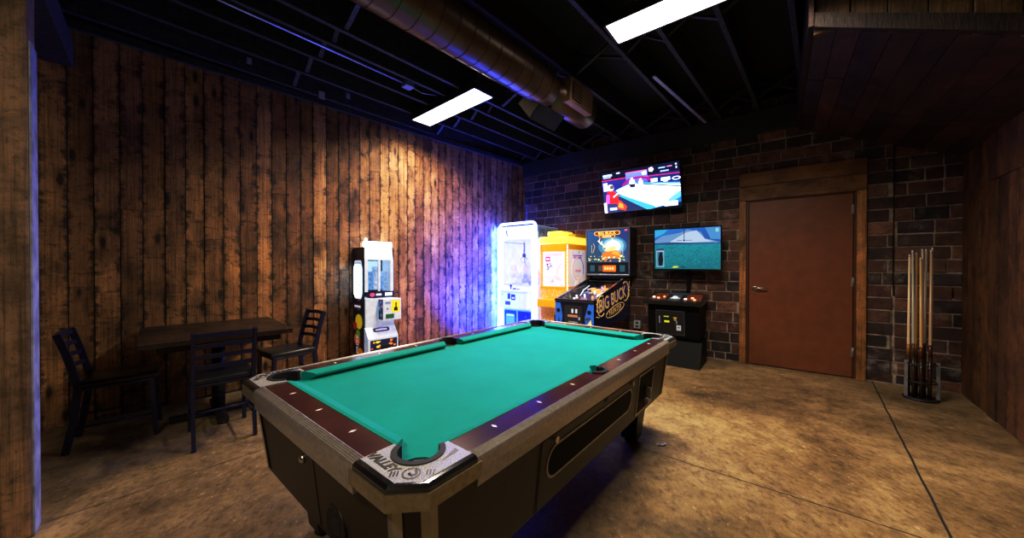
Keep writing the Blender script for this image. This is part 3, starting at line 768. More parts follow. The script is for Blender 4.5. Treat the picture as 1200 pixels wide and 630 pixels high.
# ================================================================== SMALL PRIZE MACHINE on the plank wall
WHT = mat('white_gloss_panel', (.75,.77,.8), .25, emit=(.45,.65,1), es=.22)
GL = glassmat('clear_glass')
ARTE = colmat('printed_art', es=.35); ARTD = colmat('dark_printed_art', es=.03); ARTB = colmat('backlit_art', es=1.6); ARTBB = colmat('bright_backlit_art', es=3.2)
pm = thing('prize_machine', 'slim white and black prize machine lit blue-white, against the plank wall', 'arcade machine', wood_o(1.89, .02), WROT)
x0, x1, yf = -.19, .19, -.33
b = B(); b.box(x0, x0+.012, yf+.02, 0, 0, 1.47, bev=.004); b.box(x1-.012, x1, yf+.02, 0, 0, 1.47, bev=.004); b.box(x0+.012,x1-.012,-.012,0,0,1.47); pbox = b.done('cabinet', BLACK, pm)
b = B(); b.prism_x([(yf+.02,1.32),(yf+.045,1.47),(-.012,1.47),(-.012,1.33),(yf+.06,1.32)], x0+.012, x1-.012); b.box(x1-.03,x1-.013,yf+.04,-.05,.93,1.33)
b.box(x0+.012,x1-.012,yf,-.012,.42,.86,bev=.004); b.prism_x([(yf,.52),(yf-.09,.40),(yf-.09,.0),(-.012,.0),(-.012,.52)], x0+.005, x1-.005)
# window surround
b.box(x0+.012,x0+.05,yf+.015,yf+.04,.94,1.32); b.box(x1-.05,x1-.012,yf+.015,yf+.04,.94,1.32); b.box(-.012,.012,yf+.018,yf+.04,.94,1.32)
b.done('front_panel', WHT, pm)
b = B(); b.box(x0+.02,x1-.02,yf+.03,yf+.10,1.475,1.54,bev=.012); b.tube([(x0+.05,-.26,1.54),(x0+.05,-.26,1.575)], .014, 10); b.done('lit_header', emat('white_lamp', (.65,.8,1), 9), pm)
b = B(); b.box(x0+.05,x1-.05,-.05,-.03,.95,1.31); b.done('lit_interior', emat('blue_white_lit', (.35,.6,1), 1.6), pm)
b = B(); b.box(x0+.05,x1-.05,yf+.022,yf+.026,.94,1.32); b.done('window', GL, pm)
for k in range(5):
    b = B(); b.box(-.13+.058*k,-.085+.058*k,-.2,-.13,.955,1.12+.06*(k%3),bev=.004); b.done('prize_box', mat('prize_%d' % k, [(.25,.5,.95),(.15,.4,.85),(.6,.75,1),(.1,.25,.6),(.5,.7,1)][k], .4, emit=(.3,.5,1), es=.35, var=.6, scale=30), pm)
NAVY = (.01,.012,.05)
art('control_strip', [(rr(.0,.0,1,1,.3,4), NAVY), (disc(.22,.5,.09,1,12,.3),(.8,.1,.25)), (rect(.35,.35,.55,.65),(.7,.75,.9)), (rect(.68,.25,.95,.75),(.9,.92,1))], (x0+.02,yf-.002,.865), (.34,0,0), (0,0,.08), (0,-1,0), ARTE, pm)
# coin box
b = B(); b.box(-.02,.21,yf-.12,yf,.60,.855,bev=.006); cb = b.done('coin_box', WHT, pm)
art('sticker', [(rect(.45,.35,.95,.95),(.95,.75,.02)), (rect(.6,.42,.82,.6),(.02,.02,.02)), (rect(.68,.55,.76,.85),(.02,.02,.02)), (rect(.1,.05,.6,.28),(.03,.12,.06)), (disc(.2,.55,.05,1,10,.06),(.1,.1,.12)), (rect(.08,.8,.4,.9),(.2,.25,.4))], (-.01,yf-.1215,.61), (.21,0,0), (0,0,.235), (0,-1,0), ARTE, cb)
art('side_print', [(rect(0,0,1,1),NAVY)] + blobs(9,.1,.1,.9,.9,[(.2,.25,.8),(.6,.2,.6),(.1,.4,.8)],.1,.22,.6,3), (-.0212,yf-.005,.61), (0,-.11,0), (0,0,.24), (-1,0,0), ARTE, cb)
# black side with oval window and round fruit/planet pattern
S0 = (x0-.001, -.005, 0); U = (0, yf+.03, 0); V = (0,0,1.46)
sh = [(rect(0,0,1,1), (.006,.006,.012))] + blobs(12,.15,.5,.85,.98,[(.03,.05,.2),(.2,.03,.05),(.25,.2,.4)],.06,.14,.25,5)
sh += [(rr(.14,.585,.90,.90,.09,4), (.75,.85,1)), (rr(.2,.6,.84,.885,.07,4), (.25,.45,.85))] + blobs(10,.28,.64,.75,.85,[(.7,.85,1),(.1,.25,.6),(.9,.95,1)],.06,.13,.25,9)
sh += [(disc(.62,.40,.34,1,18,.062),(.5,.38,.02)), (disc(.45,.25,.3,1,18,.05),(.35,.08,.01)), (disc(.75,.14,.28,1,18,.05),(.4,.14,.01)), (disc(.25,.36,.2,1,16,.035),(.25,.02,.02)), (disc(.22,.08,.25,1,16,.045),(.25,.1,.01)), (disc(.55,.3,.2,1,16,.035),(.12,.2,.02))]
sh += [(rect(.18,.5,.86,.545),(.03,.03,.05)), (rect(.22,.515,.82,.532),(.65,.6,.7))]
art('side_print', sh, S0, U, V, (-1,0,0), colmat('prize_side_art', es=.5), pm, step=.0003, texts=[('PRIZE', .5, .21, .09, (.5,.5,.55), R(90))])
b = B(); b.M = Matrix(((0,0,1,x0-.0075),(1,0,0,0),(0,1,0,0),(0,0,0,1)))
b.prism(rr(yf+.06,.87,-.04,1.27,.07,4), 0, .003); b.done('side_window', emat('side_window_glow', (.4,.65,1), 7), pm)
# lower: small plaque and prize door
art('plaque', [(rr(0,0,1,1,.2,4), NAVY), (rect(.15,.3,.85,.7),(.6,.5,.75)), (rect(.35,.7,.65,1.1),(.1,.12,.5))], (x0+.09,yf-.045,.465), (.2,0,0), (0,.03,.045), (0,-.8,.6), ARTE, pm)
art('prize_door', [(rect(0,0,1,1),(.015,.02,.07)), (rect(.3,.2,.7,.75),(.005,.005,.01)), (rect(.35,.3,.65,.38),(.5,.55,.7)), (rect(.42,.5,.6,.62),(.2,.25,.4))] + blobs(7,.05,.6,.35,.95,[(.9,.5,.02),(.9,.2,.02),(.95,.8,.1)],.04,.1,.8,2) + blobs(6,.7,.6,.95,.95,[(.9,.3,.02),(.1,.4,.8)],.04,.09,.8,4), (x0+.03,yf-.092,.05), (.33,0,0), (0,0,.33), (0,-1,0), ARTE, pm)

# ================================================================== NEON CLAW MACHINE in the corner
nc = thing('claw_machine', 'tall white claw machine outlined with glowing blue-white neon in the corner', 'arcade machine', brick_o(-3.43, .04), BROT)
W2, D2, HT = .36, .74, 1.93
WH2 = mat('glowing_white_cabinet', (.6,.63,.72), .3, emit=(.5,.6,1), es=.45)  # faint blue-white glow put in to brighten the white panels
b = B(); b.box(-W2,W2,-D2+.02,0,0,.92,bev=.01); b.box(-W2,W2,-D2+.02,0,1.66,HT-.02,bev=.02); b.box(-W2,W2,-.03,0,.9,1.7)
b.box(-W2,-W2+.04,-D2+.02,-D2+.07,.9,1.68); b.box(W2-.04,W2,-D2+.02,-D2+.07,.9,1.68); b.done('cabinet', WH2, nc)
def rrpath(x0, z0, x1, z1, r, y, n=6):
    P = []
    for cx, cy, a0 in ((x1-r,z1-r,0),(x0+r,z1-r,90)): P += [(p[0], y, p[1]) for p in arc(cx, cy, r, a0, a0+90, n)]
    return [(x1,y,z0)] + P + [(x0,y,z0)]
NEON = emat('neon_tube', (.055,.09,1), 50)
b = B(); b.tube(rrpath(-W2-.01,.03,W2+.01,HT+.02,.07,-D2), .02, 10); b.done('neon_tube', NEON, nc)
b = B(); b.tube(rrpath(-W2+.055,.03,W2-.055,HT-.045,.05,-D2+.0), .009, 8); b.done('neon_tube', NEON, nc)
b = B(); b.tube([(W2+.012,-D2+.03,.06),(W2+.012,-D2+.03,1.8)], .014, 8); b.done('side_light', emat('pale_green_tube', (.55,1,.75), 2.5), nc)
art('header_sign', [(rect(0,0,1,1),(1,1,1)), (rect(.06,.45,.14,.85),(.1,.12,.25)), (rect(.1,.25,.16,.45),(.1,.12,.25)), (rect(.08,.78,.2,.86),(.1,.12,.25))], (-W2+.07,-D2+.012,1.70), (2*W2-.14,0,0), (0,0,.175), (0,-1,0), ARTB, nc)
b = B(); b.box(-W2+.012,-W2+.02,-D2+.08,-.05,.93,1.65); b.done('side_liner', mat('lit_liner', (.8,.82,.86), .4, emit=(.7,.8,1), es=.55, var=.3, scale=9), nc)
b = B(); b.tube([(-W2-.05,-D2+.012,.15),(-W2-.05,-D2+.012,1.9)], .012, 8); b.done('led_strip', emat('deep_blue_led', (.010,.07,1), 520), nc)
b = B(); b.box(-W2+.05,W2-.05,-.06,-.035,.93,1.65); b.done('lit_back', emat('claw_inside_light', (.75,.85,1), 1.3), nc)
b = B(); b.box(-W2+.07,W2-.07,-D2+.01,-D2+.016,.92,1.66); b.done('window', GL, nc)
b = B(); b.box(W2-.012,W2-.006,-D2+.09,-.05,.94,1.64); b.done('side_window', GL, nc)
q = random.Random(4)
PL = colmat('plush_colours', es=.12, rough=.9)
for k in range(16):
    b = B(); c = q.choice([(.9,.9,.95),(.85,.7,.75),(.9,.8,.5),(.4,.5,.9),(.9,.9,.9),(.8,.3,.3),(.75,.8,.9)])
    X, Y, Z, rr_ = q.uniform(-.25,.27), q.uniform(-.6,-.15), .95+q.uniform(0,.12)+(.14 if k > 9 else 0), q.uniform(.055,.085)
    b.ball((X,Y,Z), rr_, c); b.ball((X,Y-.01,Z+rr_*1.2), rr_*.7, c); b.ball((X-rr_*.5,Y,Z+rr_*1.8), rr_*.25, c, sub=1); b.ball((X+rr_*.5,Y,Z+rr_*1.8), rr_*.25, c, sub=1)
    b.done('plush_toy', PL, nc)
b = B(); b.tube([(-.1,-.4,1.66),(-.1,-.4,1.45)], .01, 8); b.lathe([(.03,1.40),(.035,1.44),(.02,1.46)], (-.1,-.4,0), 12)
for k in range(3):
    a = k*2.1; b.tube([(-.1,-.4,1.41),(-.1+.07*math.cos(a),-.4+.07*math.sin(a),1.37),(-.1+.03*math.cos(a),-.4+.03*math.sin(a),1.30)], .006, 6)
b.done('claw', mat('claw_steel', (.1,.1,.14), .3, .6), nc)
b = B(); b.box(-W2+.07,W2-.10,-D2-.10,-D2+.02,.55,.83,bev=.012); b.prism_x([(-D2-.12,.83),(-D2-.12,.85),(-D2,.9),(-D2,.83)], -W2+.05, W2-.05); cpn = b.done('control_panel', WH2, nc)
b = B(); b.lathe([(.02,.0),(.012,.02),(.006,.05)], (-.08,-D2-.06,.86), 12); b.ball((-.08,-D2-.06,.92), .022); b.done('joystick', mat('dark_blue_plastic', (.01,.02,.15), .3), cpn)
b = B(); b.lathe([(.03,.0),(.03,.015)], (.08,-D2-.06,.862), 12); b.box(-.02,.03,-D2-.09,-D2-.05,.86,.885); b.done('button', mat('blue_button', (.02,.06,.6), .3, emit=(.02,.06,.8), es=.6), cpn)
art('coin_slots', [(rect(.30,.55,.42,.95),(.05,.06,.1)), (rect(.45,.5,.62,.9),(.04,.05,.1)), (rect(.2,.15,.42,.4),(.06,.08,.2)), (rect(.49,.6,.58,.7),(.6,.65,.8)), (rect(.05,.8,.12,.9),(.3,.4,.8))], (-W2+.09,-D2-.1015,.57), (.5,0,0), (0,0,.24), (0,-1,0), ARTE, cpn)
BLUP = [(.02,.05,.5),(.03,.1,.8),(.3,.5,1),(.01,.02,.2)]
art('prize_door', [(rect(0,0,1,1),(.12,.25,1)), (rect(.04,.05,.46,.95),(.03,.06,.55)), (rr(.1,.25,.40,.82,.06,3),(.10,.28,1.0)), (rect(.52,.05,.96,.95),(.015,.03,.30))] + blobs(9,.55,.1,.95,.8,BLUP,.04,.09,1.3,8) + [(rect(.12,.72,.38,.78),(.5,.7,1))], (-W2+.06,-D2+.0145,.12), (2*W2-.12,0,0), (0,0,.40), (0,-1,0), colmat('blue_backlit_art', es=.9), nc)
sh = [(rect(0,0,1,1),(.35,.5,.75))] + blobs(6,.1,.05,.9,.5,[(.2,.6,.6),(.6,.8,.9),(.3,.4,.8)],.05,.1,.3,21)
art('side_print', [(rect(0,.0,1,1),(.12,.18,.30)), (rect(.02,.05,.98,.12),(.3,.45,.7))], (W2+.0015,-D2+.05,1.68), (0,D2-.06,0), (0,0,.22), (1,0,0), ARTE, nc, texts=[('PRIZE', .42, .5, .17, (.01,.03,.12), 0)])

# ================================================================== YELLOW CLAW MACHINE
yc = thing('claw_machine', 'yellow claw machine with domed top and pink-printed lit windows', 'arcade machine', brick_o(-2.745, .10), BROT)
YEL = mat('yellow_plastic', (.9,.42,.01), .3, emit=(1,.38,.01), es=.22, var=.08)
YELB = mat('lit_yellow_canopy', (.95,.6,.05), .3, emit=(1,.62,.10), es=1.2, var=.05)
W3, D3 = .24, .66
b = B(); b.box(-W3,W3,-D3,0,0,.34,bev=.01); b.box(-W3,W3,-D3,0,.70,.92,bev=.008); b.box(-W3,W3,-.02,0,.3,1.6)
for xx in (-W3, W3-.04): b.box(xx,xx+.04,-D3,-D3+.04,.3,1.58,bev=.004); b.box(xx,xx+.04,-.06,-.02,.3,1.58)
b.box(-W3,W3,-D3,-D3+.03,1.47,1.6); b.box(W3-.03,W3,-D3,0,1.50,1.6); b.box(-W3,-W3+.03,-D3,0,1.50,1.6); b.box(-W3,W3,-D3,0,.88,.93,bev=.004); b.box(W3-.03,W3,-D3,0,.6,.93)
b.done('cabinet', YEL, yc)
b = B(); b.box(-W3-.02,W3+.02,-D3-.03,.0,1.58,1.70,bev=.03,seg=3); b.box(-.13,.13,-D3+.02,-.25,1.70,1.785,bev=.03,seg=3)
for f in b.bm.faces: f.smooth = True
b.done('canopy', YELB, yc)
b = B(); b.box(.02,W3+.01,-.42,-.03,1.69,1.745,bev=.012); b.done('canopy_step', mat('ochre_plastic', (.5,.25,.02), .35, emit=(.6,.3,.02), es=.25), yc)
PK = [(.85,.1,.35),(.75,.2,.6),(.35,.2,.7),(.1,.15,.4)]
pat = [(rect(0,0,1,1),(.95,.9,.95)), (rect(.12,.72,.34,.86),(.7,.02,.15)), (rect(.16,.76,.3,.82),(.95,.8,.85))]
pat += [(rect(.08+.035*k,.90+.012*math.sin(k*1.7),.10+.035*k,.935+.012*math.sin(k*2.1)),(.75,.35,.6)) for k in range(24)]
pat += blobs(9,.2,.48,.42,.66,[(.05,.08,.2),(.15,.15,.35)],.025,.05,.9,7) + blobs(4,.42,.12,.55,.2,[(.03,.15,.2),(.05,.2,.15)],.03,.06,.7,8)
pat += [([(.93+.0*k+(-.24-.0)*math.sin(a), .42+.22*math.cos(a)), (.93-.27*math.sin(a), .42+.25*math.cos(a)), (.93-.27*math.sin(a+.3), .42+.25*math.cos(a+.3)), (.93-.24*math.sin(a+.3), .42+.22*math.cos(a+.3))], (.9,.55,.55)) for k, a in enumerate([.2+.3*i for i in range(9)])]
pat += blobs(8,.05,.05,.95,.3,[(.9,.8,.8),(.95,.7,.6),(.85,.85,.95)],.04,.09,.8,12)
art('printed_window', pat, (-W3+.045,-D3+.008,.935), (2*W3-.09,0,0), (0,0,.53), (0,-1,0), colmat('window_art', es=.30), yc)
pat = [(rect(0,0,1,1),(.95,.88,.9)), (rect(.25,.76,.75,.82),(.5,.25,.7)), (rect(.2,.83,.8,.865),(.45,.2,.65)), (rect(.35,.38,.72,.46),(.9,.45,.6)), (rect(.15,.25,.85,.27),(.9,.6,.5))]
pat += [([(.52+.30*math.sin(a), .48+.30*math.cos(a)), (.52+.36*math.sin(a), .48+.34*math.cos(a)), (.52+.36*math.sin(a+.3), .48+.34*math.cos(a+.3)), (.52+.30*math.sin(a+.3), .48+.30*math.cos(a+.3))], (.35,.3,.65) if k < 7 else (.9,.6,.6)) for k, a in enumerate([.3*i for i in range(21)])]
pat += blobs(6,.1,.88,.9,.97,[(.3,.6,.8),(.6,.5,.8)],.03,.06,.6,14) + blobs(8,.1,.03,.9,.2,[(.95,.6,.5),(.9,.8,.5)],.05,.1,.6,15)
art('side_window', pat, (W3+.0015,-D3+.05,.935), (0,D3-.10,0), (0,0,.56), (1,0,0), colmat('window_art', es=.30), yc)
# strip of little green-white lamps on the corner
b = B()
for k in range(34): b.box(W3-.006,W3+.010,-D3-.010,-D3+.006,.42+k*.034,.42+k*.034+.02)
b.done('corner_light_strip', emat('mint_lamps', (.6,1,.8), 2.2), yc)
b = B(); b.box(-W3+.02,W3-.06,-D3-.13,-D3,.62,.74,bev=.012); b.done('tray', YEL, yc)
q = random.Random(9); sh = [(rect(0,0,1,1),(.55,.24,.02))] + [(disc(q.random(), q.random(), .012, 1, 6, .025), q.choice([(1,.75,.3),(1,.5,.4),(.2,.08,.02),(.9,.3,.1),(1,.9,.6)])) for _ in range(170)]
art('glitter_panel', sh, (-W3+.02,-D3-.0015,.745), (2*W3-.04,0,0), (0,0,.14), (0,-1,0), colmat('glitter_art', es=.9), yc, step=.00001)
art('base_panel', sh[:1]+[(p, tuple(v*.5 for v in c)) for p, c in sh[1:]], (-W3+.02,-D3-.0015,.03), (2*W3-.04,0,0), (0,0,.58), (0,-1,0), colmat('glitter_art_dim', es=.35), yc, step=.00001)
b = B(); b.box(.03,.17,-D3-.03,-D3-.003,.36,.50,bev=.004); b.box(.06,.14,-D3-.034,-D3-.029,.39,.46,mi=1); b.done('coin_unit', [BLACK, mat('pale_screen', (.6,.65,.5), .3, emit=(.7,.8,.5), es=.5)], yc)

# ================================================================== PINBALL MACHINE
pb = thing('pinball_machine', 'pinball machine with deer-hunting backglass and gold-lettered dark blue side', 'pinball machine', brick_o(-2.05, 0), BROT)
W4 = .27
b = B(); b.prism_x([(-1.42,.42),(-1.42,.80),(-1.38,.82),(-.30,1.08),(-.12,1.08),(-.12,.48)], -W4, -W4+.018); b.prism_x([(-1.42,.42),(-1.42,.80),(-1.38,.82),(-.30,1.08),(-.12,1.08),(-.12,.48)], W4-.018, W4)
b.box(-W4+.018,W4-.018,-1.42,-1.40,.42,.79); b.box(-W4+.018,W4-.018,-.14,-.12,.48,1.08); b.prism_x([(-1.40,.42),(-1.40,.44),(-.14,.50),(-.14,.48)], -W4+.018, W4-.018)
pcab = b.done('cabinet', mat('midnight_blue_print', (.01,.012,.03), .25, coat=.5), pb)
b = B(); b.prism_x([(-1.39,.70),(-.32,.92),(-.32,.90),(-1.39,.68)], -W4+.018, W4-.018); b.done('playfield', mat('playfield_base', (.06,.08,.12), .3), pb)
q = random.Random(11); sh = [(rect(0,0,1,1),(.04,.05,.09))]
sh += blobs(46,.05,.05,.95,.95,[(.45,.2,.05),(.6,.35,.15),(.15,.25,.5),(.7,.7,.75),(.3,.12,.3),(.5,.4,.3),(.1,.2,.15),(.8,.4,.1),(.05,.03,.05)],.04,.12,.6,31)
art('playfield_print', sh, (-W4+.02,-1.38,.7035), (2*W4-.04,0,0), (0,1.04,.214), (0,-.2,.98), colmat('playfield_art', es=.45), pb)
b = B()
for k in range(22):
    X, Y = q.uniform(-.2,.2), q.uniform(-1.1,-.4); Z = .705+(Y+1.38)*.206
    b.lathe([(.014,Z),(.014,Z+.045),(.008,Z+.05)], (X,Y,0), 8, mi=q.choice([0,1,2]))
for k in range(3): X, Y = -.1+.1*k, -.62-.05*(k%2); Z = .705+(Y+1.38)*.206; b.lathe([(.03,Z),(.03,Z+.03),(.045,Z+.05),(.03,Z+.065)], (X,Y,0), 14, mi=1)
for s_ in (-1,1): b.bar((s_*.09,-1.20,.77),(s_*.03,-1.24,.765),.02,.02,mi=1); b.tube([(s_*.22,-.5,.95),(s_*.17,-.8,.90),(s_*.12,-1.0,.84)],.007,6,mi=0)
b.done('playfield_toys', [mat('white_post', (.8,.8,.85), .3, emit=(.8,.85,1), es=1.0), mat('amber_toy', (.7,.3,.1), .4, emit=(1,.45,.15), es=.8), mat('purple_toy', (.3,.15,.5), .4, emit=(.5,.2,.9), es=.4)], pb)
b = B(); b.quad([(-W4+.02,-1.38,.817),(W4-.02,-1.38,.817),(W4-.02,-.31,1.075),(-W4+.02,-.31,1.075)]); b.done('playfield_glass', glassmat('playfield_glass', (.95,.97,1), .08, .02), pb, fix=False)
b = B()
for s_ in (-1,1): b.bar((s_*(W4-.008),-1.40,.822),(s_*(W4-.008),-.30,1.088),.022,.012)
b.box(-W4-.004,W4+.004,-1.44,-1.375,.795,.826,bev=.008); b.done('side_rails', mat('dark_chrome', (.25,.28,.36), .2, 1), pb)
# front
art('front_print', [(rect(0,0,1,1),(.006,.008,.02)), ([(0,.1),(.17,.1),(.2,.5),(.14,.95),(0,.95)],(.03,.12,.42)), ([(.80,.1),(1,.1),(1,.95),(.87,.95),(.78,.5)],(.03,.12,.42)), ([(.78,0),(.98,0),(.93,.45),(.84,.25)],(.85,.6,.15)), ([(.04,.1),(.1,.5),(.15,.2)],(.02,.05,.2)), (rect(.22,.12,.74,.9),(.004,.004,.005)), (rect(.25,.15,.71,.87),(.02,.02,.022)), (rect(.34,.48,.6,.56),(.35,.16,.1)), (rect(.44,.62,.49,.76),(.5,.5,.55)), (rect(.54,.62,.59,.76),(.5,.5,.55)), (rect(.62,.4,.66,.5),(.3,.3,.34)), (rect(.36,.3,.6,.34),(.2,.2,.2)), (disc(.09,.68,.05,1,12,.07),(.005,.005,.01)), (disc(.89,.68,.05,1,12,.07),(.005,.005,.01))], (-W4,-1.4215,.42), (2*W4,0,0), (0,0,.375), (0,-1,0), colmat('pinball_front_art', es=.6), pb)
b = B(); b.lathe([(.015,-1.42),(.012,-1.47),(.02,-1.475),(.02,-1.49)], (W4-.06,0,.60), 12, 'y'); b.done('plunger', CHROME, pb)
# side print with gold lettering
def onside(y, z): return (W4+.0012, y, z)
b = B(); b.quad([onside(-1.40,.44),onside(-.16,.50),onside(-.16,1.04),onside(-1.36,.80)], col=(.008,.01,.03))
for k in range(26):
    yy = -1.35+k*.046; zt = .80+(yy+1.36)*.2
    b.quad([(W4+.0016,yy,zt-.14-.05*math.sin(k*1.9)),(W4+.0016,yy+.05,zt-.16),(W4+.0016,yy+.06,zt-.02),(W4+.0016,yy,zt-.02)], col=(.015+.02*(k%3),.02+.015*(k%2),.10+.05*(k%3)))
b.done('side_print', colmat('pinball_side_art', es=.25, rough=.25), pb, fix=False)
b = B()
SM = lambda y, z, a=0: Matrix(((0,0,1,W4+.002),(1,0,0,y),(0,1,0,z),(0,0,0,1))) @ Matrix.Rotation(a, 4, 'Z')
b.text('BIG BUCK', .235, SM(-.80,.80,R(9)), sx=.92, off=.003); b.text('HUNTER', .115, SM(-.72,.645,R(7)), sx=1.0)
def curve(P, r): b.tube([(W4+.002, y, z) for y, z in P], r, 6)
def ell(cy, cz, ry_, rz_, a0, a1, rot=.16, n=22):
    return [(cy+ry_*math.cos(a)*math.cos(rot)-rz_*math.sin(a)*math.sin(rot), cz+ry_*math.cos(a)*math.sin(rot)+rz_*math.sin(a)*math.cos(rot)) for a in [R(a0+(a1-a0)*k/n) for k in range(n+1)]]
curve(ell(-.72,.645,.33,.065,0,360), .006); curve(ell(-1.2,.74,.13,.13,60,300), .008); curve(ell(-.34,.88,.13,.14,-120,120), .008)
for k in range(4): curve([(-1.26-.0*k,.78-.06*k),(-1.33,.82-.07*k),(-1.35,.86-.08*k)], .006); curve([(-.24,.96-.06*k),(-.18,.99-.06*k),(-.17,1.02-.06*k)], .006)
b.done('gold_lettering', GOLD, pb)
# backbox
b = B(); b.box(-.345,.345,-.36,-.05,1.10,1.815,bev=.006); b.prism_x([(-.34,1.06),(-.34,1.11),(-.07,1.11),(-.12,1.06)], -.26, .26); bb = b.done('backbox', mat('backbox_black', (.012,.012,.02), .3), pb)
b = B()
for bx in ((-.345,.345,1.10,1.125),(-.345,.345,1.79,1.815),(-.345,-.325,1.10,1.815),(.325,.345,1.10,1.815)): b.box(bx[0],bx[1],-.368,-.355,bx[2],bx[3],bev=.003)
b.done('backbox_frame', mat('blue_grey_metal', (.3,.36,.5), .3, .7), bb)
sky = [(rect(0,0,1,1), [(.02,.05,.08),(.03,.05,.1),(.01,.03,.12),(.01,.06,.16)])]
sh = sky + [(disc(.62,.5,.34,1,24,.30),(.04,.12,.2)), (disc(.64,.5,.26,1,24,.24),(.12,.28,.4)), (disc(.64,.5,.19,1,24,.18),(.45,.6,.6)), (disc(.65,.49,.13,1,24,.13),(1,.95,.8))]
sh += [([(.36,.12),(.82,.12),(.84,.3),(.72,.38),(.5,.36),(.38,.28)],(.40,.11,.03)), ([(.5,.33),(.66,.36),(.74,.44),(.66,.52),(.55,.47),(.46,.4)],(.75,.4,.15)), (disc(.48,.46,.07,1,12,.08),(.8,.55,.3)), ([(.60,.28),(.8,.2),(.78,.32),(.68,.36)],(.65,.22,.05)), (disc(.44,.43,.035,1,10,.03),(.15,.08,.04))]
# antlers
def stroke(pts, w, c):
    out = []
    for (xa, ya), (xb, yb) in zip(pts, pts[1:]):
        dx, dy = xb-xa, yb-ya; l = math.hypot(dx, dy) or 1; nx, ny = -dy/l*w, dx/l*w
        out.append(([(xa-nx,ya-ny),(xb-nx,yb-ny),(xb+nx,yb+ny),(xa+nx,ya+ny)], c))
    return out
for S_ in (-1, 1):
    sh += stroke([(.47+S_*.03,.52),(.47+S_*.12,.58),(.47+S_*.17,.66),(.47+S_*.15,.74)], .009, (.95,.8,.55)) + stroke([(.47+S_*.1,.57),(.47+S_*.1,.66)], .008, (.95,.8,.55)) + stroke([(.47+S_*.15,.62),(.47+S_*.2,.68)], .007, (.95,.8,.55))
sh += blobs(40,.02,.02,.98,.2,[(.25,.3,.12),(.5,.45,.2),(.1,.15,.06),(.7,.65,.4),(.35,.1,.03)],.015,.045,.8,41)
sh += stroke([(.12,.3),(.12,.55)], .006, (.3,.25,.15)) + stroke([(.88,.2),(.88,.5),(.86,.65)], .006, (.2,.3,.35)) + stroke([(.15,.3),(.2,.5),(.16,.6)], .005, (.5,.3,.1))
for P in (rr(.18,.84,.82,.97,.06,4), ): sh += [(P, (.75,.3,.05)), (rr(.2,.855,.80,.955,.05,4), (.10,.03,.01))]
sh += [(rr(.3,.765,.70,.835,.03,4),(.6,.3,.1)), (rr(.315,.775,.685,.825,.025,4),(.05,.02,.01)), (rect(.92,.95,.985,.985),(.9,.1,.1))]
art('backglass', sh, (-.32,-.3615,1.30), (.64,0,0), (0,0,.485), (0,-1,0), colmat('backglass_art', es=1.5), bb, step=.00012, texts=[('BIG BUCK', .5, .905, .062, (1,.6,.15), 0), ('HUNTER', .5, .80, .036, (1,.75,.4), 0)])
sh = [(rect(0,0,1,1),(.004,.005,.008)), (rect(.28,.2,.72,.8),(.02,.01,.01)), (rect(.40,.22,.71,.78),(.9,.12,.02)), (rect(.29,.25,.39,.75),(.06,.05,.05)), (rect(.08,.22,.2,.8),(.02,.07,.10)), (rect(.80,.22,.92,.8),(.02,.07,.10))]
sh += [(rect(.44+.06*k,.4,.48+.06*k,.62),(1,.5,.2)) for k in range(4)]
art('speaker_panel', sh, (-.325,-.3615,1.127), (.65,0,0), (0,0,.165), (0,-1,0), colmat('display_art', es=1.1), bb)
for X, Y in ((-W4+.02,-1.40),(W4-.02,-1.40),(-W4+.02,-.16),(W4-.02,-.16)):
    b = B(); b.bar((X,Y,.02),(X,Y,.62 if Y < -1 else .7),.04,.04); b.lathe([(.03,0),(.03,.015),(.012,.02)], (X,Y,0), 12); b.done('leg', mat('black_powder_coat', (.01,.01,.012), .35, .4), pb)

# ================================================================== GOLF GAME PEDESTAL + SCREENS
gm = thing('golf_game_cabinet', 'black pedestal arcade cabinet with trackball deck, standing under the lower screen', 'arcade machine', brick_o(-1.08, 0), BROT)
BC = mat('black_cabinet_laminate', (.004,.004,.005), .5, spec=.12)
b = B(); b.prism_x([(-.60,.34),(-.64,.76),(-.14,.80),(-.14,.34)], -.29, .31); b.prism_x([(-.54,.24),(-.58,.34),(-.2,.34),(-.2,.24)], -.28, .30); b.prism_x([(-.73,.0),(-.56,.30),(-.22,.30),(-.22,.0)], -.29, .335); b.done('cabinet', BC, gm)
b = B(); b.prism_x([(-.70,.755),(-.70,.795),(-.14,.875),(-.14,.78)], -.335, .345); dk = b.done('control_deck', mat('deck_black', (.02,.018,.016), .2), gm)
def deck(u, v): return (-.335+.68*u, -.70+.56*v, .7965+.08*v)
P0 = deck(0,0)
sh = [(rect(.02,.05,.98,.95),(.015,.012,.012)), ([(.05,.2),(.36,.2),(.33,.85),(.1,.85)],(.16,.04,.015)), ([(.66,.2),(.97,.2),(.92,.85),(.68,.85)],(.16,.04,.015)), ([(.4,.15),(.62,.15),(.58,.9),(.43,.9)],(.06,.07,.08)), (rect(.3,.75,.7,.95),(.03,.05,.10))]
art('deck_print', sh, P0, (.68,0,0), (0,.56,.08), (0,-.14,.99), colmat('deck_art', es=.35), dk)
for k, (u, v, rr_, c) in enumerate([(.12,.38,.018,(1,.9,.8)),(.22,.3,.018,(1,.5,.3)),(.30,.45,.014,(1,.4,.2)),(.70,.3,.018,(1,.9,.85)),(.80,.42,.018,(1,.6,.4)),(.86,.25,.016,(1,.95,.9))]):
    p = deck(u, v); b = B(); b.lathe([(rr_,0),(rr_,.012),(rr_*.7,.016)], p, 12); b.done('button', mat('lit_button_%d' % (k%3), c, .3, emit=c, es=1.3), dk)
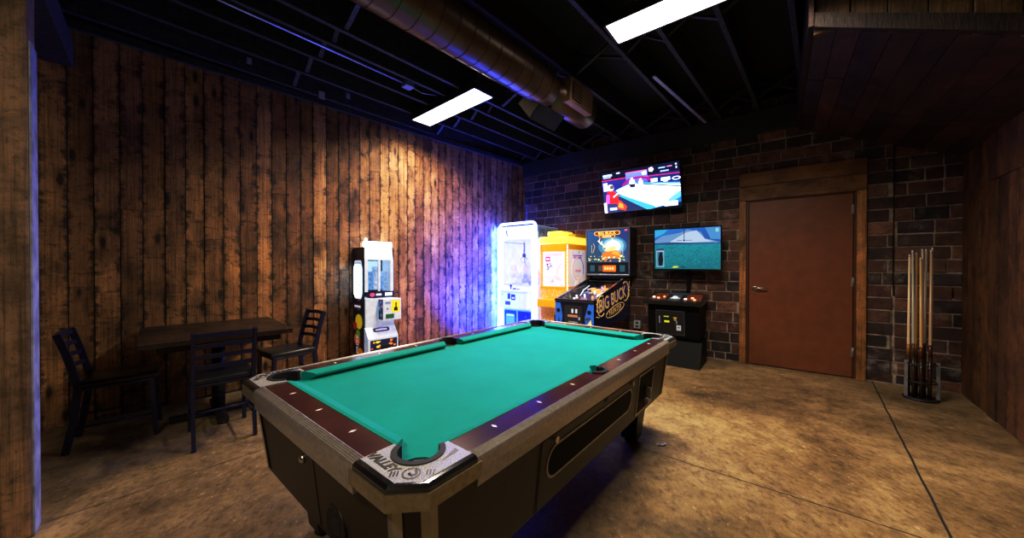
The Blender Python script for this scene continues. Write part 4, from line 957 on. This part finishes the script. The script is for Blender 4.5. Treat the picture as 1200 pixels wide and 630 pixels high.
p = deck(.51,.38); b = B(); b.ball((p[0],p[1],p[2]+.005), .04, sc=(1,1,.7)); b.lathe([(.06,0),(.06,.006),(.045,.008)], p, 20); b.done('trackball', mat('white_trackball', (.75,.8,.85), .2, emit=(.5,.6,.7), es=.35), dk)
sh = [(rect(0,0,1,1),(.05,.05,.055)), (rect(.012,.015,.988,.985),(.006,.006,.007)), (rect(.28,.72,.46,.77),(.35,.4,.03)), (rect(.3,.5,.48,.58),(.55,.6,.02)), (rect(.62,.68,.74,.74),(.35,.25,.03)), (rect(.64,.6,.72,.66),(.3,.2,.1)), (rect(.72,.2,.88,.42),(.3,.31,.32)), (rect(.76,.3,.84,.34),(.05,.05,.05)), (rect(.12,.45,.14,.75),(.4,.4,.4)), (rect(.7,.46,.76,.6),(.12,.12,.13))]
M0 = Matrix.Identity(4)
art('coin_door', sh, (-.19,-.6115,.37), (.34,0,0), (0,-.0295,.31), (0,-.995,-.09), colmat('coin_door_art', es=.55), gm)
b = B(); b.box(.075,.125,-.15,-.10,.80,1.40,bev=.006); b.box(-.0,.2,-.155,-.135,1.30,1.5); b.done('screen_post', BC, gm)
def screen(name, label, s0, s1, z0, z1, off, tilt, shapes, es, texts=(), step=.0002):
    w, h = s1-s0, z1-z0
    o = thing(name, label, 'screen', brick_o((s0+s1)/2, off), BROT); o.location.z = z0
    o.rotation_euler = (tilt, 0, BROT); o.rotation_mode = 'XYZ'
    b = B(); b.box(-w/2,w/2,0,.045,0,h,bev=.006); b.box(-w/4,w/4,.045,.075,h*.2,h*.7,bev=.01); bd = b.done('housing', BLACK, o)
    b = B()
    for q in ((-w/2,w/2,0,.022),(-w/2,w/2,h-.014,h),(-w/2,-w/2+.014,0,h),(w/2-.014,w/2,0,h)): b.box(q[0],q[1],-.006,.001,q[2],q[3],bev=.002)
    b.done('bezel', mat('gloss_black_bezel', (.008,.008,.01), .2), o)
    art('picture', shapes, (-w/2+.014,-.0005,.022), (w-.028,0,0), (0,0,h-.036), (0,-1,0), colmat('screen_%s' % int(es*100), es=es), o, step=step, texts=texts)
    return o
# upper screen: a pool match
S = [(rect(0,0,1,1),(.004,.006,.03)), (rect(0,.42,1,.80),[(.01,.02,.16),(.01,.02,.14),(.01,.02,.10),(.03,.03,.2)]), ([(0,.80),(.34,.80),(.34,.82),(0,.82)],(.7,.02,.12)), ([(.62,.76),(1,.74),(1,.755),(.62,.775)],(.7,.02,.12)), (rect(.34,.62,.62,.92),[(.06,.08,.5),(.06,.08,.5),(.15,.2,.7),(.15,.2,.7)]), (rect(.34,.915,.62,.93),(.8,.05,.15))]
for a in range(10): th0, th1 = math.pi*a/10, math.pi*(a+1)/10; S.append(([(.49+.22*math.cos(th0),.58+.22*math.sin(th0)),(.49+.17*math.cos(th0),.58+.17*math.sin(th0)),(.49+.17*math.cos(th1),.58+.17*math.sin(th1)),(.49+.22*math.cos(th1),.58+.22*math.sin(th1))],(.25,.01,.14)))
S += [([(.15,.52),(.38,.68),(1,.55),(1,.10),(.66,.0),(.20,.42)],(.02,.12,.35)), ([(.19,.54),(.40,.655),(1,.50),(1,.26),(.80,.06),(.68,.03),(.24,.44)],(.85,.97,1.0)), ([(.40,.655),(.46,.66),(1,.53),(1,.50)],(.1,.35,.55)), ([(.46,.63),(.5,.645),(1,.46),(1,.435)],(.03,.1,.2)),
      ([(.0,.0),(.5,.0),(.66,.02),(.22,.40),(.1,.5),(0,.5)],(.02,.03,.09)), ([(.22,.40),(.25,.42),(.70,.05),(.64,.0),(.58,.0)],(.05,.32,.5)), ([(.18,.08),(.3,.02),(.32,.12),(.24,.28),(.18,.3)],(.55,.05,.03)), ([(.2,.12),(.27,.08),(.27,.18),(.22,.24)],(1,.25,.05)), ([(.82,.06),(1,.22),(1,.36),(.86,.2)],(.1,.4,.7)), (rect(.8,.03,.96,.14),(.7,.8,.85))]
S += [([(.04,.24),(.2,.2),(.22,.42),(.14,.56),(.07,.52)],(.85,.02,.03)), ([(.03,.22),(.08,.2),(.10,.45),(.05,.46)],(.75,.1,.5)), ([(.03,0),(.2,0),(.19,.22),(.05,.24)],(.03,.04,.12)), (rect(.0,.0,.04,.26),(.8,.8,.95)), (rect(.08,.06,.18,.12),(.6,.8,.9)), (disc(.12,.62,.05,1,12,.085),(.55,.6,.65)), (disc(.14,.63,.03,1,12,.05),(.1,.08,.08)), (rect(.02,.55,.08,.75),(.7,.75,.9)), ([(.14,.4),(.28,.55),(.29,.53),(.15,.36)],(.6,.5,.4))]
S += [(disc(.42,.76,.018,1,10,.03),(.9,.8,.7)), ([(.38,.64),(.46,.64),(.45,.74),(.39,.74)],(.75,.85,.95)), ([(.39,.56),(.45,.56),(.46,.64),(.38,.64)],(.02,.02,.06)), (disc(.53,.72,.016,1,10,.028),(.9,.8,.7)), ([(.505,.6),(.555,.6),(.56,.69),(.50,.69)],(.7,.75,.9)), ([(.53,.5),(.54,.5),(.545,.7),(.535,.7)],(.8,.9,1)), ([(.56,.82),(.61,.82),(.61,.9),(.55,.88)],(.8,.9,1))]
S += [(disc(.67,.91,.035,1,5,.06),(.75,.75,.8)), (rect(.76,.9,.84,.925),(.3,.5,.8)), (rect(.78,.82,.88,.85),(.3,.4,.7)), (rect(.86,.91,.92,.93),(.6,.2,.5)), (rect(.955,.93,.975,.96),(.6,.7,.8)), (rect(.96,.85,.975,.9),(.5,.5,.6)), (rect(.66,.62,.74,.70),(.7,.8,.9)), (rect(.78,.62,.89,.69),(.7,.8,.9)), (rect(.81,.59,.86,.62),(.6,.7,.8)), (disc(.96,.64,.05,1,14,.04),(.7,.8,.9)), (disc(.96,.64,.035,1,14,.025),(.02,.02,.1)), (rect(.03,.9,.16,.95),(.45,.6,.65)), (rect(.03,.86,.14,.885),(.3,.4,.6)), (rect(.22,.93,.27,.965),(.5,.5,.6))]
S += [(disc(x_, y_, .008, 1, 8, .013), (.03,.03,.05)) for x_, y_ in ((.41,.33),(.55,.42),(.62,.52),(.47,.54),(.42,.53),(.38,.63))] + [(disc(x_, y_, .006, 1, 8, .01), (.5,.6,.7)) for x_, y_ in ((.34,.36),(.7,.34),(.57,.46),(.79,.37),(.26,.55))]
tv1 = screen('wall_screen', 'upper wall screen showing a pool match with a red-shirted player', -2.17, -1.045, 2.05, 2.69, .17, R(17), S, 1.9)
S = [(rect(0,0,1,1),(.02,.2,.24)), (rect(0,0,1,.62),[(.01,.16,.20),(.01,.15,.2),(.015,.24,.30),(.015,.24,.30)]), (rect(0,.62,1,1),[(.03,.12,.35),(.03,.1,.3),(.02,.12,.45),(.03,.2,.6)]), ([(0,.72),(.12,.84),(.4,.9),(.52,.97),(.72,.9),(.78,.74),(1,.63),(0,.62)],(.14,.26,.50)), ([(.25,.68),(.5,.9),(.66,.94),(.78,.72),(.9,.66),(.3,.64)],(.36,.50,.75)), ([(0,.66),(.3,.67),(.6,.64),(1,.62),(1,.6),(0,.62)],(.02,.08,.2)), ([(.78,1),(1,1),(1,.7),(.86,.72)],(.08,.25,.55)), ([(0,.8),(.15,.9),(.22,1),(0,1)],(.05,.35,.7)), (rect(.468,.72,.478,.98),(.02,.02,.05)), ([(.455,.72),(.49,.72),(.485,.69),(.46,.69)],(.02,.02,.05)), (rect(.36,.7,.44,.715),(.05,.08,.2)), (rect(.5,.7,.6,.712),(.05,.08,.2)), (rect(.93,.88,.975,.97),(.25,.5,.6))]
S += blobs(420,.02,.04,.98,.60,[(.012,.17,.22),(.015,.22,.27),(.01,.13,.19),(.02,.25,.31),(.01,.15,.24)],.008,.022,1.0,77)
S += [(rect(.03,.05,.155,.52),(.30,.42,.55)), (rect(.04,.07,.145,.44),(.05,.18,.28)), ([(.07,.08),(.12,.08),(.14,.22),(.12,.42),(.08,.42),(.06,.25)],(.005,.01,.02)), (rect(.03,.47,.155,.52),(.04,.08,.2)), (rect(.3,.04,.38,.07),(.5,.6,.05)), (rect(.42,.035,.5,.06),(.02,.05,.1)), ([(.27,.03),(.36,.03),(.33,.055)],(.6,.65,.1))]
tv2 = screen('game_screen', 'lower screen showing a blue-green golf course, mounted above the black pedestal cabinet', -1.405, -.575, 1.185, 1.765, .24, R(2), S, .6, step=.000012)
# wires down the wall, outlet
b = B(); b.tube([(-1.27,-.02,2.06),(-1.245,-.016,1.9),(-1.25,-.02,1.78)], .005, 6); o = b.done('power_cable', BLACK); place(o, brick_o(), BROT); tag(o, 'thin black cable hanging on the brick between the two screens', 'cable')
b = B(); b.box(-.05,.05,-.045,0,-.06,.06,bev=.006); ob_ = b.done('outlet_box', mat('grey_outlet', (.5,.55,.62), .4)); place(ob_, brick_o(-1.70,.012), BROT); ob_.location.z = .36; tag(ob_, 'grey electrical outlet box low on the brick beside the pinball machine', 'outlet')
b = B()
for zz in (-.025,.025): b.box(-.018,.018,-.048,-.044,zz-.014,zz+.014)
b.done('socket', INK, ob_)

# ================================================================== CUE RACK + CUES
cr_o = brick_o(1.055, .44)
cr = thing('cue_rack', 'black round floor rack with grey uprights holding the pool cues', 'cue rack', cr_o, BROT)
b = B(); b.lathe([(.115,0),(.118,.012),(.11,.022)], (0,0,0), 30); b.done('base', BLACK, cr)
b = B(); 
def ringb(z, r, w): 
    P = [(r*math.cos(2*math.pi*k/28), r*math.sin(2*math.pi*k/28), z) for k in range(28)]; b.tube(P, w, 6, closed=True)
ringb(.17,.098,.006); b.done('ring', BLACK, cr); b = B(); ringb(.335,.098,.006); b.done('ring', BLACK, cr)
GREYM = mat('grey_upright', (.30,.32,.36), .35, .4)
for a in (200, 350, 95):
    b = B(); x, y = .105*math.cos(R(a)), .105*math.sin(R(a)); b.box(x-.012,x+.012,y-.004,y+.004,.02,.36,bev=.002); b.done('upright', GREYM, cr)
CUEM = colmat('cue_wood', rough=.3)
cues = [(-.075,.02,-.075,.0,1.36,(.75,.6,.42),(.35,.15,.03)), (-.05,-.04,-.06,-.02,1.40,(.45,.45,.38),(.10,.05,.03)), (-.02,.04,-.028,.02,1.38,(.62,.40,.16),(.30,.12,.03)),
        (-.005,-.05,-.012,-.03,1.33,(.65,.42,.18),(.12,.03,.01)), (.02,.0,.005,.0,1.41,(.55,.47,.38),(.05,.03,.02)), (.03,.06,.04,.05,1.41,(.7,.62,.5),(.15,.06,.03)),
        (.045,-.055,.052,-.03,1.40,(.5,.36,.22),(.08,.02,.01)), (.06,.01,.066,.0,1.42,(.72,.55,.30),(.2,.07,.02))]
lab = ['pale-tipped cue at the left edge of the floor rack', 'dark grey-shafted cue second from the left in the rack', 'orange-brown cue left of centre in the rack', 'shortest-looking amber cue near the middle of the rack', 'dull grey-brown cue at the centre of the rack', 'pale bone-coloured cue right of centre in the rack', 'dark reddish-brown cue second from the right in the rack', 'long golden cue at the right edge of the floor rack']
for k, (x, y, tx, ty, L_, c1, c2) in enumerate(cues):
    b = B(); h = L_
    def P(f): return (x+(tx-x)*f, y+(ty-y)*f, .025+(h-.025)*f)
    b.tube([P(0), P(.28)], [.0145,.0125], 10, col=(.035,.015,.008)); b.tube([P(.28), P(.285), P(.40), P(.98)], [.0125,.0122,.0105,.0068], 10, col=c1)
    b.tube([P(.28), P(.36)], [.0127,.0115], 10, col=c2); b.tube([P(.98), P(.995)], [.0068,.0068], 10, col=(.6,.58,.5)); b.tube([P(.995), P(1)], [.0066,.006], 10, col=(.1,.3,.5))
    o = b.done('pool_cue', CUEM); place(o, cr_o, BROT); tag(o, lab[k], 'pool cue', 'cues standing in the floor rack')

# ================================================================== OVERHEAD: lights, duct, conduit
DIFF = emat('diffuser_light', (1,.95,.9), 5)
def fixture(name_label, cx, cy, ang, z=3.10):
    f = thing('ceiling_light', name_label, 'ceiling light', (cx, cy, z), ang, 'fluorescent panels under the joists')
    l, w = 1.2, .29
    b = B(); b.box(-l/2,l/2,-w/2,w/2,.008,.075,bev=.004)
    for q in ((-l/2,l/2,-w/2,-w/2+.014),(-l/2,l/2,w/2-.014,w/2),(-l/2,-l/2+.02,-w/2,w/2),(l/2-.02,l/2,-w/2,w/2)): b.box(q[0],q[1],q[2],q[3],-.006,.01)
    b.done('housing', mat('fixture_black', (.03,.03,.034), .4), f)
    b = B(); b.box(-l/2+.02,l/2-.02,-w/2+.014,w/2-.014,-.004,.007); b.done('diffuser', DIFF, f)
    l = bpy.data.lights.new('tube_light', 'AREA'); l.shape = 'RECTANGLE'; l.size = 1.14; l.size_y = .25; l.color = (1,.87,.70); l.energy = 68; l.spread = R(150)
    lo = bpy.data.objects.new('tube_light', l); COL.objects.link(lo); lo.location = (cx, cy, z-.006); lo.rotation_euler = (0,0,ang)
    for sx in (-1,1):
        b = B(); b.tube([(sx*.5,0,.07),(sx*.5,0,.32)], .004, 6); b.done('hanger', STEEL, f)
    return f
fixture('white fluorescent panel hanging between the duct and the plank wall', -.738, 4.09, R(-41.7))
fixture('white fluorescent panel above the pool table, cut by the top of the photo', 1.262, 2.42, R(-38))

dd = Vector((.655,.756,0)).normalized(); droot = thing('ventilation_duct', 'round brown spiral duct hanging under the joists with side registers', 'duct', (.355, 3.339, 0), math.atan2(dd.y, dd.x))
DUCT = mat('brown_duct_paint', (.14,.08,.05), .34, .5, var=.2, scale=6)
ZC = 2.93
def duct_r(t): return .152 - t*.014 if t < 0 else .152
b = B(); ts = [-3.4+.135*k for k in range(26)]
prof = []
for t in ts:
    if t > -.14: break
    r = duct_r(t); prof.append((r, t))
    b.lathe([(r-.002, t-.004), (r+.004, t-.004), (r+.004, t+.003), (r-.002, t+.003)], (0,0,ZC), 48, 'x', smooth=False)
prof.append((.152, prof[-1][1]+.135))
b.lathe(prof, (0,0,ZC), 64, 'x'); b.done('spiral_pipe', DUCT, droot)
b = B(); e0 = prof[-1][1]; b.lathe([(.118,e0-.02),(.118,e0+.08),(.146,e0+.09),(.146,.70),(.134,.72),(.02,.725)], (0,0,ZC), 48, 'x'); b.done('end_section', DUCT, droot)
REG = mat('tan_register', (.33,.2,.12), .4, .3, var=.15)
# register on the near right side (local -y side), tilted a little downwards
b = B(); b.M = Matrix.Translation((.30,0,ZC)) @ Matrix.Rotation(R(4), 4, 'X')
b.box(-.21,.23,-.185,-.08,-.095,.135,bev=.004); rg = b.done('side_register', REG, droot)
b = B(); b.M = Matrix.Translation((.30,0,ZC)) @ Matrix.Rotation(R(4), 4, 'X')
b.box(-.17,.0,-.1875,-.1852,-.065,.105)
b.done('register_opening', INK, rg)
b = B(); b.M = Matrix.Translation((.30,0,ZC)) @ Matrix.Rotation(R(4), 4, 'X')
for k in range(6): b.box(-.155,-.01,-.192,-.187,-.052+k*.027,-.040+k*.027)
b.done('louvre', REG, rg)
b = B(); b.M = Matrix.Translation((.08,0,ZC)) @ Matrix.Rotation(R(-38), 4, 'X')
b.prism_x([(.10,-.11),(.27,-.12),(.27,.12),(.10,.11)], -.2, .22); b.done('side_register', mat('dark_register', (.035,.03,.05), .4, .3), droot)
b = B(); b.M = Matrix.Translation((.08,0,ZC)) @ Matrix.Rotation(R(-38), 4, 'X')
b.prism_x([(.12,-.10),(.262,-.11),(.262,.11),(.12,.10)], -.204, -.2005); b.done('register_cheek', mat('cream_cheek', (.3,.24,.17), .5), droot)
for t in (-2.4,-1.2,0.0,.7):
    b = B(); b.tube([(t,-.0,ZC+.15),(t,0,3.40)], .004, 6); b.done('hanger', STEEL, droot)

b = B(); cdir = (Vector((-1.116,3.627,0))-Vector((-2.089,2.5,0))).normalized(); c0 = Vector((-2.089,2.5,3.155))
b.tube([c0-cdir*2.5, c0+cdir*1.49], .009, 8)
b.tube([c0+cdir*1.49, c0+cdir*1.7+Vector((0,0,-.02)), c0+cdir*1.85+Vector((.03,0,.01))], .004, 6)
cd = b.done('electrical_conduit', mat('galvanised_conduit', (.4,.45,.55), .3, .6)); tag(cd, 'thin metal conduit with a junction box running under the joists at upper left', 'conduit')
b = B(); b.box(-.05,.05,-.05,.05,-.03,.03,bev=.004); jb = b.done('junction_box', mat('blue_grey_box', (.16,.26,.5), .4), cd); jb.location = c0+cdir*1.52; jb.rotation_euler = (0,0,math.atan2(cdir.y, cdir.x))
TAGM = mat('masking_tape', (.25,.35,.7), .6); 
for k, (p, lb, sz) in enumerate([((-2.441,3.221), 'small blue tape tag on the joist, nearest the timber post', .035), ((-2.109,3.841), 'larger pale paper tag hanging below the joist at upper left', .06), ((-1.834,3.879), 'small blue tape tag on the joist beside the pale paper tag', .04)]):
    b = B(); b.box(-sz/2,sz/2,-.004,.004,-sz,.02); o = b.done('tape_tag', TAGM if k != 1 else mat('pale_paper', (.45,.42,.6), .7)); place(o, (p[0],p[1],3.16), JROT); tag(o, lb, 'tag')
b = B(); a, c = Vector((1.425,3.484,3.155)), Vector((2.708,4.734,3.155)); c = a.lerp(c, .90); b.bar(a, c, .035, .012); o = b.done('metal_strip', mat('pale_strip', (.42,.4,.5), .45, .2)); tag(o, 'pale straight metal strip fixed along a joist before the brick wall', 'strip')

# ================================================================== LIGHTS
def area(name, loc, rot, size, sy, col, e, spread=180):
    l = bpy.data.lights.new(name, 'AREA'); l.shape = 'RECTANGLE'; l.size = size; l.size_y = sy; l.color = col; l.energy = e; l.spread = R(spread)
    o = bpy.data.objects.new(name, l); COL.objects.link(o); o.location = loc; o.rotation_euler = rot; return o
o = area('blue_fill_light', (0,0,0), (0,0,0), .25, .25, (.004,.035,1), 120, 105)  # added unseen lamp, deepens the blue wash on the plank wall
o.location = wood_o(3.35, .85)+Vector((0,0,.2)); tgt = wood_o(3.75, 0)+Vector((0,0,1.0)); o.rotation_euler = (tgt-o.location).to_track_quat('-Z','Y').to_euler()
# unseen fill light added behind the camera for the near floor and post
area('rear_fill_light', (-1.2,-.6,3.08), (0,0,R(-42)), 1.2, .28, (1,.84,.64), 55)

w = bpy.data.worlds.new('world'); SC.world = w; w.use_nodes = True
w.node_tree.nodes['Background'].inputs[0].default_value = (.5,.55,.8,1); w.node_tree.nodes['Background'].inputs[1].default_value = .004

# ================================================================== CAMERA
cam = bpy.data.cameras.new('camera'); co = bpy.data.objects.new('camera', cam); COL.objects.link(co); SC.camera = co
cam.sensor_width = 36; cam.sensor_fit = 'HORIZONTAL'; cam.lens = 36*404.53/1200; cam.clip_start = .02
co.location = (0, 0, H); co.rotation_euler = (R(90-.392), 0, 0); cam.shift_y = -(315-313.9)/1200
SC.view_settings.view_transform = 'Standard'; SC.view_settings.look = 'None'; SC.view_settings.exposure = 0; SC.view_settings.gamma = 1
vs = SC.view_settings; vs.use_curve_mapping = True; cm = vs.curve_mapping; cc = cm.curves[3]
for x, y in ((.12,.085),(.35,.40),(.65,.76)): cc.points.new(x, y)
cm.update()
SC.cycles.use_denoising = True; SC.cycles.max_bounces = 6; SC.cycles.sample_clamp_indirect = 4
